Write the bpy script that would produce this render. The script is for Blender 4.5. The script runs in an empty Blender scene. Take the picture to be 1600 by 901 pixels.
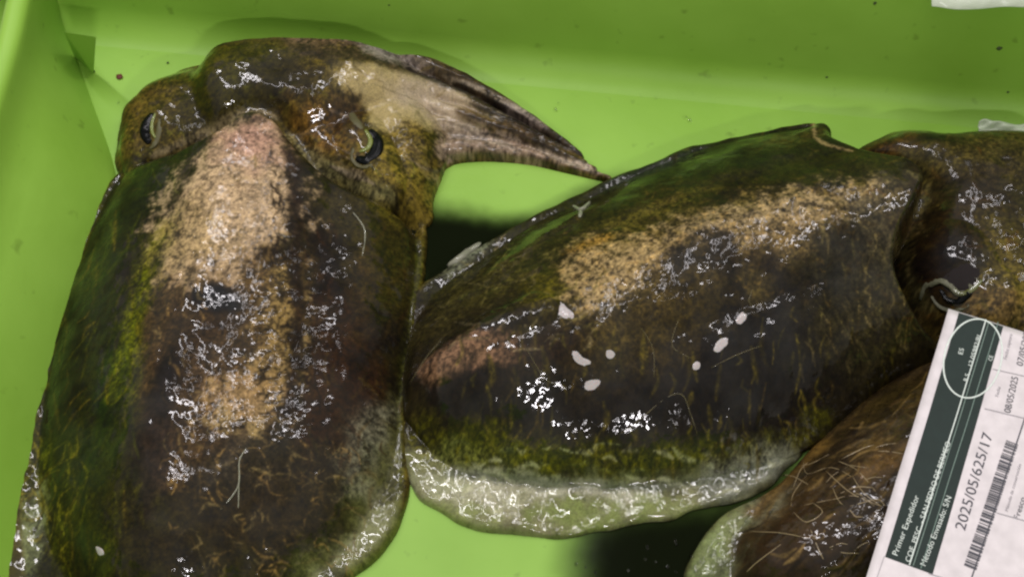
import bpy, bmesh, math, random
import numpy as np
from mathutils import Vector, Matrix

S = bpy.context.scene
COL = S.collection
random.seed(4)

# ------------------------------------------------------------------ camera
TILT = math.radians(27.0)
DIST = 0.95
SPAN = 0.66                      # metres across the picture at the look-at point
TGT = np.array([0.0, 0.0, 0.03])
FWD = np.array([0.0, math.sin(TILT), -math.cos(TILT)])
UPV = np.array([0.0, math.cos(TILT), math.sin(TILT)])
CAMLOC = TGT - FWD * DIST
TANH = SPAN / 2 / DIST
cam = bpy.data.cameras.new('camera')
cam.sensor_width = 36.0
cam.lens = 18.0 / TANH
cam.clip_start = 0.01
cam.clip_end = 50.0
cam_o = bpy.data.objects.new('camera', cam)
COL.objects.link(cam_o)
cam_o.location = CAMLOC.tolist()
cam_o.rotation_euler = (TILT, 0, 0)
S.camera = cam_o

# ------------------------------------------------------------------ world and lamps (indoor market hall)
W = bpy.data.worlds.new('World'); S.world = W; W.use_nodes = True
bg = W.node_tree.nodes['Background']
bg.inputs[0].default_value = (1.0, 0.96, 0.84, 1)
bg.inputs[1].default_value = 0.46

def tube_lamp(name, loc, power, sx, sy, rot=0.0, col=(1.0, 0.95, 0.98)):
    l = bpy.data.lights.new(name, 'AREA'); l.shape = 'RECTANGLE'; l.size = sx; l.size_y = sy
    l.energy = power; l.color = col
    o = bpy.data.objects.new(name, l); COL.objects.link(o); o.location = loc
    d = Vector((0, 0, 0.03)) - Vector(loc)
    o.rotation_euler = d.to_track_quat('-Z', 'Y').to_euler()
    o.rotation_euler.rotate_axis('Z', rot)
    return o
tube_lamp('ceiling_lamp', (-0.58, 0.58, 2.0), 28, 0.09, 1.8)
tube_lamp('ceiling_lamp', (0.22, 0.85, 2.0), 8, 0.08, 1.5)
tube_lamp('ceiling_lamp', (1.0, 0.6, 2.0), 7, 0.06, 0.8)
tube_lamp('ceiling_lamp', (0.40, -2.1, 1.65), 16, 0.34, 0.07)

S.view_settings.view_transform = 'Standard'
S.view_settings.look = 'None'
S.view_settings.exposure = 0.0
S.view_settings.gamma = 1.0
S.render.engine = 'CYCLES'
S.cycles.use_denoising = True
S.cycles.max_bounces = 6
S.cycles.filter_width = 2.4

# ------------------------------------------------------------------ helpers: where things stand
MPP = SPAN / 1600.0              # metres per photograph pixel near the crate floor

def ray(px, py):
    px = np.asarray(px, float); py = np.asarray(py, float)
    a = (px - 800) / 800 * TANH; b = (450.5 - py) / 800 * TANH
    return np.stack([a, FWD[1] + b * UPV[1], FWD[2] + b * UPV[2]], -1)

def at(px, py, z=0.0):
    d = ray(px, py); t = (np.asarray(z) - CAMLOC[2]) / d[..., 2]
    return CAMLOC + d * t[..., None]

def srgb(r, g, b):
    f = lambda c: c / 12.92 if c <= 0.04045 else ((c + 0.055) / 1.055) ** 2.4
    return np.array([f(r / 255), f(g / 255), f(b / 255)])

def spline(pts, n=6, closed=True):
    P = np.asarray(pts, float); m = len(P); out = []
    rng = range(m if closed else m - 1)
    for i in rng:
        if closed: p0, p1, p2, p3 = P[i - 1], P[i], P[(i + 1) % m], P[(i + 2) % m]
        else: p0, p1, p2, p3 = P[max(i - 1, 0)], P[i], P[i + 1], P[min(i + 2, m - 1)]
        for k in range(n):
            t = k / n
            out.append(0.5 * ((2 * p1) + (p2 - p0) * t + (2 * p0 - 5 * p1 + 4 * p2 - p3) * t * t + (3 * p1 - p0 - 3 * p2 + p3) * t ** 3))
    if not closed: out.append(P[-1])
    return np.array(out)

def sstep(a, b, x):
    t = np.clip((x - a) / (b - a), 0, 1); return t * t * (3 - 2 * t)

_TAB = {}
def vnoise(x, y, seed):
    if seed not in _TAB: _TAB[seed] = np.random.RandomState(seed).rand(256, 256)
    T = _TAB[seed]
    xi = np.floor(x).astype(int); yi = np.floor(y).astype(int)
    fx = x - xi; fy = y - yi
    fx = fx * fx * fx * (fx * (fx * 6 - 15) + 10); fy = fy * fy * fy * (fy * (fy * 6 - 15) + 10)
    x0 = xi & 255; x1 = (xi + 1) & 255; y0 = yi & 255; y1 = (yi + 1) & 255
    return (T[y0, x0] * (1 - fx) + T[y0, x1] * fx) * (1 - fy) + (T[y1, x0] * (1 - fx) + T[y1, x1] * fx) * fy

def fbm(x, y, size, seed, octv=4, gain=0.5):
    """-1..1 noise whose largest features are `size` metres"""
    s = 0; a = 1.0; tot = 0; f = 1.0 / size
    for o in range(octv):
        s = s + a * (vnoise(x * f + 13.7 * o, y * f + 7.1 * o, seed + o) * 2 - 1); tot += a
        a *= gain; f *= 2.03
    return s / tot * 1.5

def smax(a, b, k):
    h = np.clip(0.5 + 0.5 * (a - b) / k, 0, 1)
    return b * (1 - h) + a * h + k * h * (1 - h)

def blur(A, r):
    for _ in range(3):
        for ax in (0, 1):
            p = np.pad(A, [(r + 1, r) if i == ax else (0, 0) for i in (0, 1)], mode='edge')
            c = np.cumsum(p, axis=ax)
            n = A.shape[ax]
            hi = np.take(c, np.arange(2 * r + 1, 2 * r + 1 + n), axis=ax); lo = np.take(c, np.arange(0, n), axis=ax)
            A = (hi - lo) / (2 * r + 1)
    return A

# ------------------------------------------------------------------ a sheet of skin over a plan grid
class Skin:
    def __init__(self, x0, x1, y0, y1, d=0.0006):
        self.d = d; self.x0 = x0; self.y0 = y0
        self.nx = int((x1 - x0) / d); self.ny = int((y1 - y0) / d)
        gx = x0 + np.arange(self.nx) * d; gy = y0 + np.arange(self.ny) * d
        self.X, self.Y = np.meshgrid(gx, gy)
        self.k = 4
        self.cx, self.cy = np.meshgrid(x0 + np.arange(0, self.nx + 4, 4) * d, y0 + np.arange(0, self.ny + 4, 4) * d)
        self.Z = np.full((self.ny, self.nx), -0.05)
        self.C = np.zeros((self.ny, self.nx, 3))
        self.G = np.zeros((self.ny, self.nx))          # sheen / pale flesh amount
    def up(self, A):
        k = self.k; i = np.arange(self.ny) / k; j = np.arange(self.nx) / k
        i0 = i.astype(int); j0 = j.astype(int); fi = (i - i0)[:, None]; fj = (j - j0)[None, :]
        i1 = np.minimum(i0 + 1, A.shape[0] - 1); j1 = np.minimum(j0 + 1, A.shape[1] - 1)
        return (A[np.ix_(i0, j0)] * (1 - fj) + A[np.ix_(i0, j1)] * fj) * (1 - fi) + (A[np.ix_(i1, j0)] * (1 - fj) + A[np.ix_(i1, j1)] * fj) * fi
    def segdist(self, P, closed):
        X, Y = self.cx, self.cy; best = np.full(X.shape, 9.0); par = np.zeros(X.shape); n = len(P)
        for i in range(n if closed else n - 1):
            ax, ay = P[i][:2]; bx, by = P[(i + 1) % n][:2]
            dx, dy = bx - ax, by - ay; L = dx * dx + dy * dy + 1e-12
            t = np.clip(((X - ax) * dx + (Y - ay) * dy) / L, 0, 1)
            q = (X - ax - t * dx) ** 2 + (Y - ay - t * dy) ** 2
            m = q < best; best = np.where(m, q, best); par = np.where(m, (i + t) / max(n - 1, 1), par)
        return np.sqrt(best), par
    def sdf(self, P):
        X, Y = self.cx, self.cy; ins = np.zeros(X.shape, bool); n = len(P)
        for i in range(n):
            ax, ay = P[i][:2]; bx, by = P[(i + 1) % n][:2]
            if ay == by: continue
            c = ((ay > Y) != (by > Y)) & (X < (bx - ax) * (Y - ay) / (by - ay) + ax); ins ^= c
        d, _ = self.segdist(P, True)
        return self.up(np.where(ins, d, -d))
    # --- shape
    def dome(self, sd, H, Wd, p=0.5, drop=3.0):
        t = np.clip(sd / Wd, 0, 1)
        return np.where(sd > 0, H * (1 - (1 - t) ** 2) ** p, sd * drop)
    def pts(self, px, z, n=6, closed=True):
        P = spline(px, n, closed)
        return at(P[:, 0], P[:, 1], P[:, 2] if P.shape[1] == 3 else z)
    def limb(self, px, r0, r1, h0, h1, z0=0.0, z1=0.0, sink=3.0):
        """tapering limb along a px line; r in px, h/z in metres"""
        P = np.array(px, float); n = len(P); f = np.linspace(0, 1, n)
        Q = np.array([at(P[i, 0], P[i, 1], (z0 + h0) * (1 - f[i]) + (z1 + h1) * f[i]) for i in range(n)])
        Q = spline(Q, 5, False)
        d, t = self.segdist(Q, False); d = self.up(d); t = self.up(t)
        r = (r0 * (1 - t) + r1 * t) * MPP; h = h0 * (1 - t) + h1 * t; z = z0 * (1 - t) + z1 * t
        q = d / r
        return np.where(q < 1, z + h * np.sqrt(np.maximum(1 - q * q, 0)), z - (q - 1) * r * sink)
    def add(self, h, k=0.006):
        self.Z = smax(self.Z, h, k)
    def zat(self, x, y):
        j = np.clip((x - self.x0) / self.d, 0, self.nx - 1.001); i = np.clip((y - self.y0) / self.d, 0, self.ny - 1.001)
        j0 = j.astype(int); i0 = i.astype(int); fj = j - j0; fi = i - i0; Z = self.Z
        return (Z[i0, j0] * (1 - fj) + Z[i0, j0 + 1] * fj) * (1 - fi) + (Z[i0 + 1, j0] * (1 - fj) + Z[i0 + 1, j0 + 1] * fj) * fi
    def hit(self, px, py):
        """where the sight line through a photo pixel meets this skin"""
        px = np.atleast_1d(np.asarray(px, float)); py = np.atleast_1d(np.asarray(py, float))
        zz = np.linspace(0.11, 0.0, 160)[:, None] * np.ones((1, len(px)))
        p = at(np.broadcast_to(px, zz.shape), np.broadcast_to(py, zz.shape), zz)
        ins = (p[..., 0] > self.x0) & (p[..., 0] < self.x0 + self.nx * self.d) & (p[..., 1] > self.y0) & (p[..., 1] < self.y0 + self.ny * self.d)
        ok = ins & (self.zat(p[..., 0], p[..., 1]) >= zz); k = np.where(ok.any(0), ok.argmax(0), 159)
        return p[k, np.arange(len(px))].copy()
    # --- pigment
    def mix(self, m, c):
        m = m[..., None]; self.C = self.C * (1 - m) + np.asarray(c) * m
    def rag(self, size, amp, seed):
        return fbm(self.X, self.Y, size, seed, 4, 0.6) * amp
    def patch(self, px, c, soft=6, rag=8, size=0.012, amt=1.0, seed=1, n=4, sheen=None):
        P = spline(px, n); q = self.hit(P[:, 0], P[:, 1])
        sd = self.sdf(q) + self.rag(size, rag * MPP, seed)
        m = sstep(-soft * MPP, soft * MPP, sd) * amt
        self.mix(m, c)
        if sheen is not None: self.G = self.G * (1 - m) + sheen * m
        return m
    def win(self, xa, xb, ya, yb):
        j0 = max(int((xa - self.x0) / self.d), 0); j1 = min(int((xb - self.x0) / self.d) + 2, self.nx)
        i0 = max(int((ya - self.y0) / self.d), 0); i1 = min(int((yb - self.y0) / self.d) + 2, self.ny)
        return (slice(i0, i1), slice(j0, j1)) if (i1 > i0 and j1 > j0) else None
    def blend(self, w, m, c, sheen=None):
        self.C[w] = self.C[w] * (1 - m[..., None]) + np.asarray(c) * m[..., None]
        if sheen is not None: self.G[w] = self.G[w] * (1 - m) + sheen * m
    def blob(self, cx, cy, rx, ry, ang, c, soft=0.5, rag=0.25, size=0.012, amt=1.0, seed=1, sheen=None):
        q = self.hit(cx, cy)[0]; a = math.radians(ang); R = max(rx, ry) * (1 + soft + rag) * MPP * 1.25
        w = self.win(q[0] - R, q[0] + R, q[1] - R, q[1] + R)
        if w is None: return
        X, Y = self.X[w], self.Y[w]
        dx = (X - q[0]) / MPP; dy = -(Y - q[1]) / MPP * 0.86
        u = (dx * math.cos(a) + dy * math.sin(a)) / rx; v = (-dx * math.sin(a) + dy * math.cos(a)) / ry
        r = np.sqrt(u * u + v * v) + fbm(X, Y, size, seed, 4, 0.6) * rag
        self.blend(w, (1 - sstep(1 - soft, 1 + soft, r)) * amt, c, sheen)
    def stroke(self, px, wd, c, soft=0.6, rag=0.3, size=0.008, amt=1.0, seed=1, taper=0.0, raise_=0.0):
        P = spline(px, 4, False); q = self.hit(P[:, 0], P[:, 1]); R = wd * MPP * (1 + soft + rag) * 1.3
        w = self.win(q[:, 0].min() - R, q[:, 0].max() + R, q[:, 1].min() - R, q[:, 1].max() + R)
        if w is None: return
        X, Y = self.X[w], self.Y[w]; best = np.full(X.shape, 9.0); par = np.zeros(X.shape); n = len(q)
        for i in range(n - 1):
            ax, ay = q[i][:2]; dx, dy = q[i + 1][0] - ax, q[i + 1][1] - ay
            t = np.clip(((X - ax) * dx + (Y - ay) * dy) / (dx * dx + dy * dy + 1e-12), 0, 1)
            e = (X - ax - t * dx) ** 2 + (Y - ay - t * dy) ** 2
            m = e < best; best = np.where(m, e, best); par = np.where(m, (i + t) / (n - 1), par)
        r = np.sqrt(best) / (wd * MPP * (1 - taper * np.abs(par * 2 - 1))) + fbm(X, Y, size, seed, 3, 0.6) * rag
        m = (1 - sstep(1 - soft, 1 + soft, r)) * amt
        self.blend(w, m, c)
        if raise_: self.Z[w] = self.Z[w] + raise_ * m
    def hairs(self, n, box, ang, spread, length, width, cols, amt, seed, where=None, curl=8, raise_=0.0):
        """many short pigment or fibre streaks, random inside a photo box"""
        rg = random.Random(seed)
        for i in range(n):
            x = rg.uniform(box[0], box[2]); y = rg.uniform(box[1], box[3])
            if where and not where(x, y): continue
            a = math.radians(ang + rg.uniform(-spread, spread)); l = rg.uniform(*length); k = rg.uniform(-curl, curl)
            p1 = (x + l * 0.5 * math.cos(a) - k * math.sin(a), y + l * 0.5 * math.sin(a) + k * math.cos(a))
            self.stroke([(x, y), p1, (x + l * math.cos(a), y + l * math.sin(a))], rg.uniform(*width), rg.choice(cols), 0.8, 0.3, 0.005, rg.uniform(*amt), seed + i % 7, 0.6, raise_)
    def deepen(self):
        l = self.C.mean(-1, keepdims=True); self.C = self.C * (0.42 + 0.64 * sstep(0.010, 0.12, l)); g = self.C.mean(-1, keepdims=True)
        self.C = np.clip(g + (self.C - g) * 1.16, 0.0015, 1)
    def build(self, name, mat, parent):
        ny, nx = self.ny, self.nx; keep = self.Z > -0.006
        q = keep[:-1, :-1] & keep[1:, :-1] & keep[:-1, 1:] & keep[1:, 1:]
        used = np.zeros((ny, nx), bool)
        used[:-1, :-1] |= q; used[1:, :-1] |= q; used[:-1, 1:] |= q; used[1:, 1:] |= q
        idx = np.full((ny, nx), -1, np.int64); n = int(used.sum()); idx[used] = np.arange(n)
        co = np.stack([self.X[used], self.Y[used], self.Z[used]], -1).astype(np.float32)
        f = np.stack([idx[:-1, :-1][q], idx[:-1, 1:][q], idx[1:, 1:][q], idx[1:, :-1][q]], -1).astype(np.int32)
        me = bpy.data.meshes.new(name)
        me.vertices.add(n); me.vertices.foreach_set('co', co.ravel())
        me.loops.add(f.size); me.loops.foreach_set('vertex_index', f.ravel())
        me.polygons.add(len(f)); me.polygons.foreach_set('loop_start', np.arange(0, f.size, 4, dtype=np.int32))
        me.polygons.foreach_set('loop_total', np.full(len(f), 4, np.int32))
        me.polygons.foreach_set('use_smooth', np.ones(len(f), bool))
        me.update(); me.validate()
        ca = me.attributes.new('pigment', 'FLOAT_COLOR', 'POINT')
        rgba = np.ones((n, 4), np.float32); rgba[:, :3] = np.clip(self.C[used], 0, 1)
        ca.data.foreach_set('color', rgba.ravel())
        ga = me.attributes.new('sheen', 'FLOAT', 'POINT')
        ga.data.foreach_set('value', self.G[used].astype(np.float32))
        gr = me.attributes.new('grain', 'FLOAT', 'POINT')
        gr.data.foreach_set('value', (sstep(0.06, 0.2, self.C[used].mean(-1)) * (1 - np.clip(self.G[used] * 5, 0, 0.9))).astype(np.float32))
        me.materials.append(mat)
        o = bpy.data.objects.new(name, me); COL.objects.link(o); o.parent = parent
        return o

# ------------------------------------------------------------------ materials
def new_mat(name):
    m = bpy.data.materials.new(name); m.use_nodes = True
    return m, m.node_tree.nodes, m.node_tree.links, m.node_tree.nodes['Principled BSDF']

def skin_mat():
    m, N, L, B = new_mat('wet_skin')
    at_ = N.new('ShaderNodeAttribute'); at_.attribute_name = 'pigment'
    sh = N.new('ShaderNodeAttribute'); sh.attribute_name = 'sheen'
    tc = N.new('ShaderNodeTexCoord')
    n1 = N.new('ShaderNodeTexNoise'); n1.inputs['Scale'].default_value = 900; n1.inputs['Detail'].default_value = 3
    L.new(tc.outputs['Object'], n1.inputs['Vector'])
    mr = N.new('ShaderNodeMapRange'); mr.inputs[1].default_value = 0.3; mr.inputs[2].default_value = 0.7
    mr.inputs[3].default_value = 0.75; mr.inputs[4].default_value = 1.25
    L.new(n1.outputs[0], mr.inputs[0])
    mx = N.new('ShaderNodeMix'); mx.data_type = 'RGBA'; mx.blend_type = 'MULTIPLY'; mx.inputs[0].default_value = 1
    L.new(at_.outputs['Color'], mx.inputs[6]); L.new(mr.outputs[0], mx.inputs[7])
    L.new(mx.outputs[2], B.inputs['Base Color'])
    # wet, pebbled surface; smooth slime in places
    n4 = N.new('ShaderNodeTexNoise'); n4.inputs['Scale'].default_value = 45; n4.inputs['Detail'].default_value = 2.0
    L.new(tc.outputs['Object'], n4.inputs['Vector'])
    m4 = N.new('ShaderNodeMapRange'); m4.inputs[1].default_value = 0.35; m4.inputs[2].default_value = 0.65; m4.inputs[3].default_value = 0.15; m4.inputs[4].default_value = 1.0
    L.new(n4.outputs[0], m4.inputs[0])
    n2 = N.new('ShaderNodeTexNoise'); n2.inputs['Scale'].default_value = 480; n2.inputs['Detail'].default_value = 1.0
    L.new(tc.outputs['Object'], n2.inputs['Vector'])
    n3 = N.new('ShaderNodeTexNoise'); n3.inputs['Scale'].default_value = 170; n3.inputs['Detail'].default_value = 0.5
    L.new(tc.outputs['Object'], n3.inputs['Vector'])
    b1 = N.new('ShaderNodeBump'); b1.inputs['Distance'].default_value = 0.00017
    L.new(m4.outputs[0], b1.inputs['Strength']); L.new(n2.outputs[0], b1.inputs['Height'])
    b2 = N.new('ShaderNodeBump'); b2.inputs['Strength'].default_value = 1.0; b2.inputs['Distance'].default_value = 0.00026
    L.new(n3.outputs[0], b2.inputs['Height']); L.new(b1.outputs[0], b2.inputs['Normal'])
    ga = N.new('ShaderNodeAttribute'); ga.attribute_name = 'grain'
    n6 = N.new('ShaderNodeTexNoise'); n6.inputs['Scale'].default_value = 800; n6.inputs['Detail'].default_value = 0.5
    L.new(tc.outputs['Object'], n6.inputs['Vector'])
    b3 = N.new('ShaderNodeBump'); b3.inputs['Distance'].default_value = 0.00016
    L.new(ga.outputs['Fac'], b3.inputs['Strength']); L.new(n6.outputs[0], b3.inputs['Height']); L.new(b2.outputs[0], b3.inputs['Normal'])
    L.new(b3.outputs[0], B.inputs['Coat Normal'])
    B.inputs['Roughness'].default_value = 0.6
    B.inputs['Specular IOR Level'].default_value = 0.12
    n5 = N.new('ShaderNodeTexNoise'); n5.inputs['Scale'].default_value = 28; n5.inputs['Detail'].default_value = 4.0
    L.new(tc.outputs['Object'], n5.inputs['Vector'])
    m5 = N.new('ShaderNodeMapRange'); m5.inputs[1].default_value = 0.38; m5.inputs[2].default_value = 0.6; m5.inputs[3].default_value = 0.12; m5.inputs[4].default_value = 1.0
    L.new(n5.outputs[0], m5.inputs[0]); mw = N.new('ShaderNodeMath'); mw.operation = 'MULTIPLY_ADD'; mw.use_clamp = True; mw.inputs[1].default_value = 3.0
    L.new(sh.outputs['Fac'], mw.inputs[0]); L.new(m5.outputs[0], mw.inputs[2]); L.new(mw.outputs[0], B.inputs['Coat Weight'])
    B.inputs['Coat Roughness'].default_value = 0.06
    B.inputs['Coat IOR'].default_value = 1.38
    B.inputs['Subsurface Radius'].default_value = (1.0, 0.8, 0.4)
    B.inputs['Subsurface Scale'].default_value = 0.004
    L.new(sh.outputs['Fac'], B.inputs['Subsurface Weight'])
    return m
SKIN = skin_mat()

def plastic_mat():
    m, N, L, B = new_mat('green_plastic')
    tc = N.new('ShaderNodeTexCoord')
    n = N.new('ShaderNodeTexNoise'); n.inputs['Scale'].default_value = 9; n.inputs['Detail'].default_value = 4
    L.new(tc.outputs['Object'], n.inputs['Vector'])
    cr = N.new('ShaderNodeValToRGB')
    a = srgb(122, 164, 54); b = srgb(136, 178, 68)
    cr.color_ramp.elements[0].position = 0.3; cr.color_ramp.elements[0].color = (*a, 1)
    cr.color_ramp.elements[1].position = 0.7; cr.color_ramp.elements[1].color = (*b, 1)
    L.new(n.outputs[0], cr.inputs[0])
    # faint scuffs and dirt flecks
    v = N.new('ShaderNodeTexNoise'); v.inputs['Scale'].default_value = 75; v.inputs['Detail'].default_value = 2
    L.new(tc.outputs['Object'], v.inputs['Vector'])
    r2 = N.new('ShaderNodeMapRange'); r2.inputs[1].default_value = 0.67; r2.inputs[2].default_value = 0.76
    r2.inputs[3].default_value = 0.0; r2.inputs[4].default_value = 0.35
    L.new(v.outputs[0], r2.inputs[0])
    mx = N.new('ShaderNodeMix'); mx.data_type = 'RGBA'
    L.new(r2.outputs[0], mx.inputs[0]); L.new(cr.outputs[0], mx.inputs[6]); mx.inputs[7].default_value = (*srgb(70, 90, 15), 1)
    L.new(mx.outputs[2], B.inputs['Base Color'])
    B.inputs['Roughness'].default_value = 0.5; B.inputs['Specular IOR Level'].default_value = 0.35
    B.inputs['Subsurface Weight'].default_value = 0.0
    w = N.new('ShaderNodeTexNoise'); w.inputs['Scale'].default_value = 40; w.inputs['Detail'].default_value = 3
    L.new(tc.outputs['Object'], w.inputs['Vector'])
    bp = N.new('ShaderNodeBump'); bp.inputs['Strength'].default_value = 0.25; bp.inputs['Distance'].default_value = 0.002
    L.new(w.outputs[0], bp.inputs['Height']); L.new(bp.outputs[0], B.inputs['Normal'])
    return m
PLASTIC = plastic_mat()

def plain(name, c, rough=0.5, coat=0.0, alpha=1.0, trans=0.0, sss=0.0, bump=0.0, bscale=600):
    m, N, L, B = new_mat(name)
    tc = N.new('ShaderNodeTexCoord'); n = N.new('ShaderNodeTexNoise'); n.inputs['Scale'].default_value = bscale; n.inputs['Detail'].default_value = 3
    L.new(tc.outputs['Object'], n.inputs['Vector'])
    mr = N.new('ShaderNodeMapRange'); mr.inputs[1].default_value = 0.25; mr.inputs[2].default_value = 0.75; mr.inputs[3].default_value = 0.88; mr.inputs[4].default_value = 1.1
    L.new(n.outputs[0], mr.inputs[0])
    mx = N.new('ShaderNodeMix'); mx.data_type = 'RGBA'; mx.blend_type = 'MULTIPLY'; mx.inputs[0].default_value = 1
    mx.inputs[6].default_value = (*c, 1); L.new(mr.outputs[0], mx.inputs[7]); L.new(mx.outputs[2], B.inputs['Base Color'])
    B.inputs['Roughness'].default_value = rough; B.inputs['Coat Weight'].default_value = coat; B.inputs['Coat Roughness'].default_value = 0.05
    B.inputs['Alpha'].default_value = alpha; B.inputs['Transmission Weight'].default_value = trans
    if sss: B.inputs['Subsurface Weight'].default_value = sss; B.inputs['Subsurface Scale'].default_value = 0.003
    if bump:
        bp = N.new('ShaderNodeBump'); bp.inputs['Strength'].default_value = 1; bp.inputs['Distance'].default_value = bump
        L.new(n.outputs[0], bp.inputs['Height']); L.new(bp.outputs[0], B.inputs['Normal'])
    return m
M_PAPER = plain('label_paper', srgb(206, 199, 202), 0.55, bscale=120)
M_GREENP = plain('label_green', srgb(26, 40, 37), 0.8, bscale=150)
M_INKP = plain('label_print', srgb(66, 66, 74), 0.6)
M_INKG = plain('label_grey_print', srgb(150, 146, 152), 0.6)
M_WHITEP = plain('label_white_print', srgb(205, 214, 208), 0.6)
M_PUPIL = plain('pupil_black', srgb(8, 10, 11), 0.25, 0.0)
M_PUPIL.node_tree.nodes['Principled BSDF'].inputs['Specular IOR Level'].default_value = 0.12
M_IRIS = plain('iris_green', srgb(104, 112, 44), 0.5, 0.2)
M_LID = plain('eyelid_grey', srgb(74, 74, 54), 0.6, 0.0, bump=0.0006, bscale=500)
M_LIDA = plain('eyelid_olive', srgb(74, 70, 40), 0.6, 0.0)
M_LIDP = plain('eyelid_pale', srgb(84, 84, 64), 0.6, 0.0, bump=0.0006, bscale=500)
M_FLAKE = plain('white_flesh', srgb(168, 160, 160), 0.5, 0.4, sss=0.2)
M_MUCUS = plain('mucus', srgb(168, 148, 112), 0.3, 0.8, alpha=0.6)
M_MUCUSB = plain('mucus_olive', srgb(104, 94, 60), 0.3, 0.8, alpha=0.45)
M_MUCUSW = plain('mucus_pale', srgb(160, 160, 140), 0.25, 0.8, alpha=0.6)
M_DIRT = plain('dirt', srgb(90, 32, 22), 0.6)
M_DIRTB = plain('dirt_dark', srgb(52, 70, 22), 0.6)
def film_mat(name, c, alpha, rough):
    return plain(name, c, rough, 0.5, alpha=alpha)

# ------------------------------------------------------------------ mesh helpers
def link(name, verts, faces, mat, parent=None, smooth=True):
    me = bpy.data.meshes.new(name)
    me.from_pydata([tuple(map(float, v)) for v in verts], [], faces); me.validate(); me.update()
    if smooth: me.polygons.foreach_set('use_smooth', [True] * len(me.polygons))
    if mat: me.materials.append(mat)
    o = bpy.data.objects.new(name, me); COL.objects.link(o)
    if parent: o.parent = parent
    return o
def empty(name, loc=(0, 0, 0)):
    o = bpy.data.objects.new(name, None); COL.objects.link(o); o.location = loc; o.empty_display_size = 0.02
    return o
def tag(o, label, cat, group=None):
    o['label'] = label; o['category'] = cat
    if group: o['group'] = group
    return o
def loft(name, rows, mat, parent, closed=False, smooth=True):
    m = len(rows[0]); v = [p for r in rows for p in r]; f = []
    for i in range(len(rows) - 1):
        for j in range(m if closed else m - 1):
            a = i * m + j; b = i * m + (j + 1) % m
            f.append((a, b, b + m, a + m))
    return link(name, v, f, mat, parent, smooth)
def tube(name, pts, rad, mat, parent, seg=8, flat=1.0):
    P = [Vector(p) for p in pts]; n = len(P); v = []; f = []
    for i in range(n):
        t = (P[min(i + 1, n - 1)] - P[max(i - 1, 0)]).normalized()
        u = t.cross(Vector((0, 0, 1)));  u = u.normalized() if u.length > 1e-5 else Vector((1, 0, 0))
        w = u.cross(t)
        for k in range(seg):
            a = 2 * math.pi * k / seg
            v.append(P[i] + u * math.cos(a) * rad[i] + w * math.sin(a) * rad[i] * flat)
    for i in range(n - 1):
        for k in range(seg):
            a = i * seg + k; b = i * seg + (k + 1) % seg
            f.append((a, b, b + seg, a + seg))
    f.append(tuple(reversed(range(seg)))); f.append(tuple(range((n - 1) * seg, n * seg)))
    return link(name, v, f, mat, parent)
def strand(name, skin, px, r, mat, parent, lift=0.0, flat=1.0, n=5, taper=True):
    """a strand lying on a skin, along a photo line; r in px"""
    P = spline(px, n, False); q = skin.hit(P[:, 0], P[:, 1]); q[:, 2] += lift
    z = q[:, 2].copy()
    z[1:-1] = (z[:-2] + z[1:-1] * 2 + z[2:]) / 4; q[:, 2] = np.maximum(z, q[:, 2])
    m = len(q); R = [r * MPP * ((0.35 + 0.65 * math.sin(math.pi * min(max(i / (m - 1), 0.02), 0.98)) ** 0.6) if taper else 1) for i in range(m)]
    return tube(name, q.tolist(), R, mat, parent, 8, flat)
def pad(name, skin, px, thick, mat, parent, n=4, rings=5, base=None):
    """a thin rounded pad that follows the skin beneath it"""
    P = spline(px, n); q = skin.hit(P[:, 0], P[:, 1]) if skin else at(P[:, 0], P[:, 1], base)
    c = q[:, :2].mean(0); v = []; f = []; m = len(q)
    for k in range(rings):
        s = 1 - k / rings
        xy = c + (q[:, :2] - c) * s
        z = (skin.zat(xy[:, 0], xy[:, 1]) if skin else np.full(m, base)) - 0.0008 + (thick + 0.0008) * math.sqrt(max(1 - s * s, 0)) * 1.0
        v += [(xy[j, 0], xy[j, 1], z[j]) for j in range(m)]
    zc = float(skin.zat(c[:1], c[1:2])[0]) if skin else base
    v.append((c[0], c[1], zc + thick))
    for k in range(rings - 1):
        for j in range(m):
            a = k * m + j; b = k * m + (j + 1) % m; f.append((a, b, b + m, a + m))
    for j in range(m): f.append(((rings - 1) * m + j, (rings - 1) * m + (j + 1) % m, rings * m))
    return link(name, v, f, mat, parent)

# ================================================================== the crate
crate = empty('fish_crate', tuple(at(800, 450, 0).tolist()))
crate_inv = Matrix.Translation(-crate.location)
def crate_part(o):
    o.parent = crate; o.matrix_parent_inverse = crate_inv; return o
tag(crate, 'lime green plastic fish crate holding the cuttlefish', 'crate')
A0 = at(120, 59, 0); A1 = at(1400, 178, 0)
ax = (A1 - A0) / np.linalg.norm(A1 - A0); out = np.array([-ax[1], ax[0], 0])       # along / outward of the far wall
CORN = A0 - ax * 0.03
LEN = 0.80; WID = 0.56
def wall_profile():
    pr = [(-0.014, -0.0008)]
    R = 0.026
    for k in range(9):
        a = math.pi / 2 * k / 8 * 0.92; pr.append((R * math.sin(a) - 0.010, R * (1 - math.cos(a)) - 0.0004))
    pr += [(0.0178, 0.036), (0.0245, 0.07), (0.036, 0.11), (0.053, 0.155)]
    for k in range(7):
        a = math.pi * k / 6; pr.append((0.062 - 0.0075 * math.cos(a), 0.160 + 0.0075 * math.sin(a)))
    pr += [(0.062, 0.085), (0.046, 0.0)]
    return pr
def wall(name, p, d, o, length):
    rows = []
    for k in range(41):
        b = p + d * (length * k / 40)
        rows.append([b + o * a + np.array([0, 0, z]) for a, z in wall_profile()])
    return crate_part(loft(name, rows, PLASTIC, None))
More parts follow.
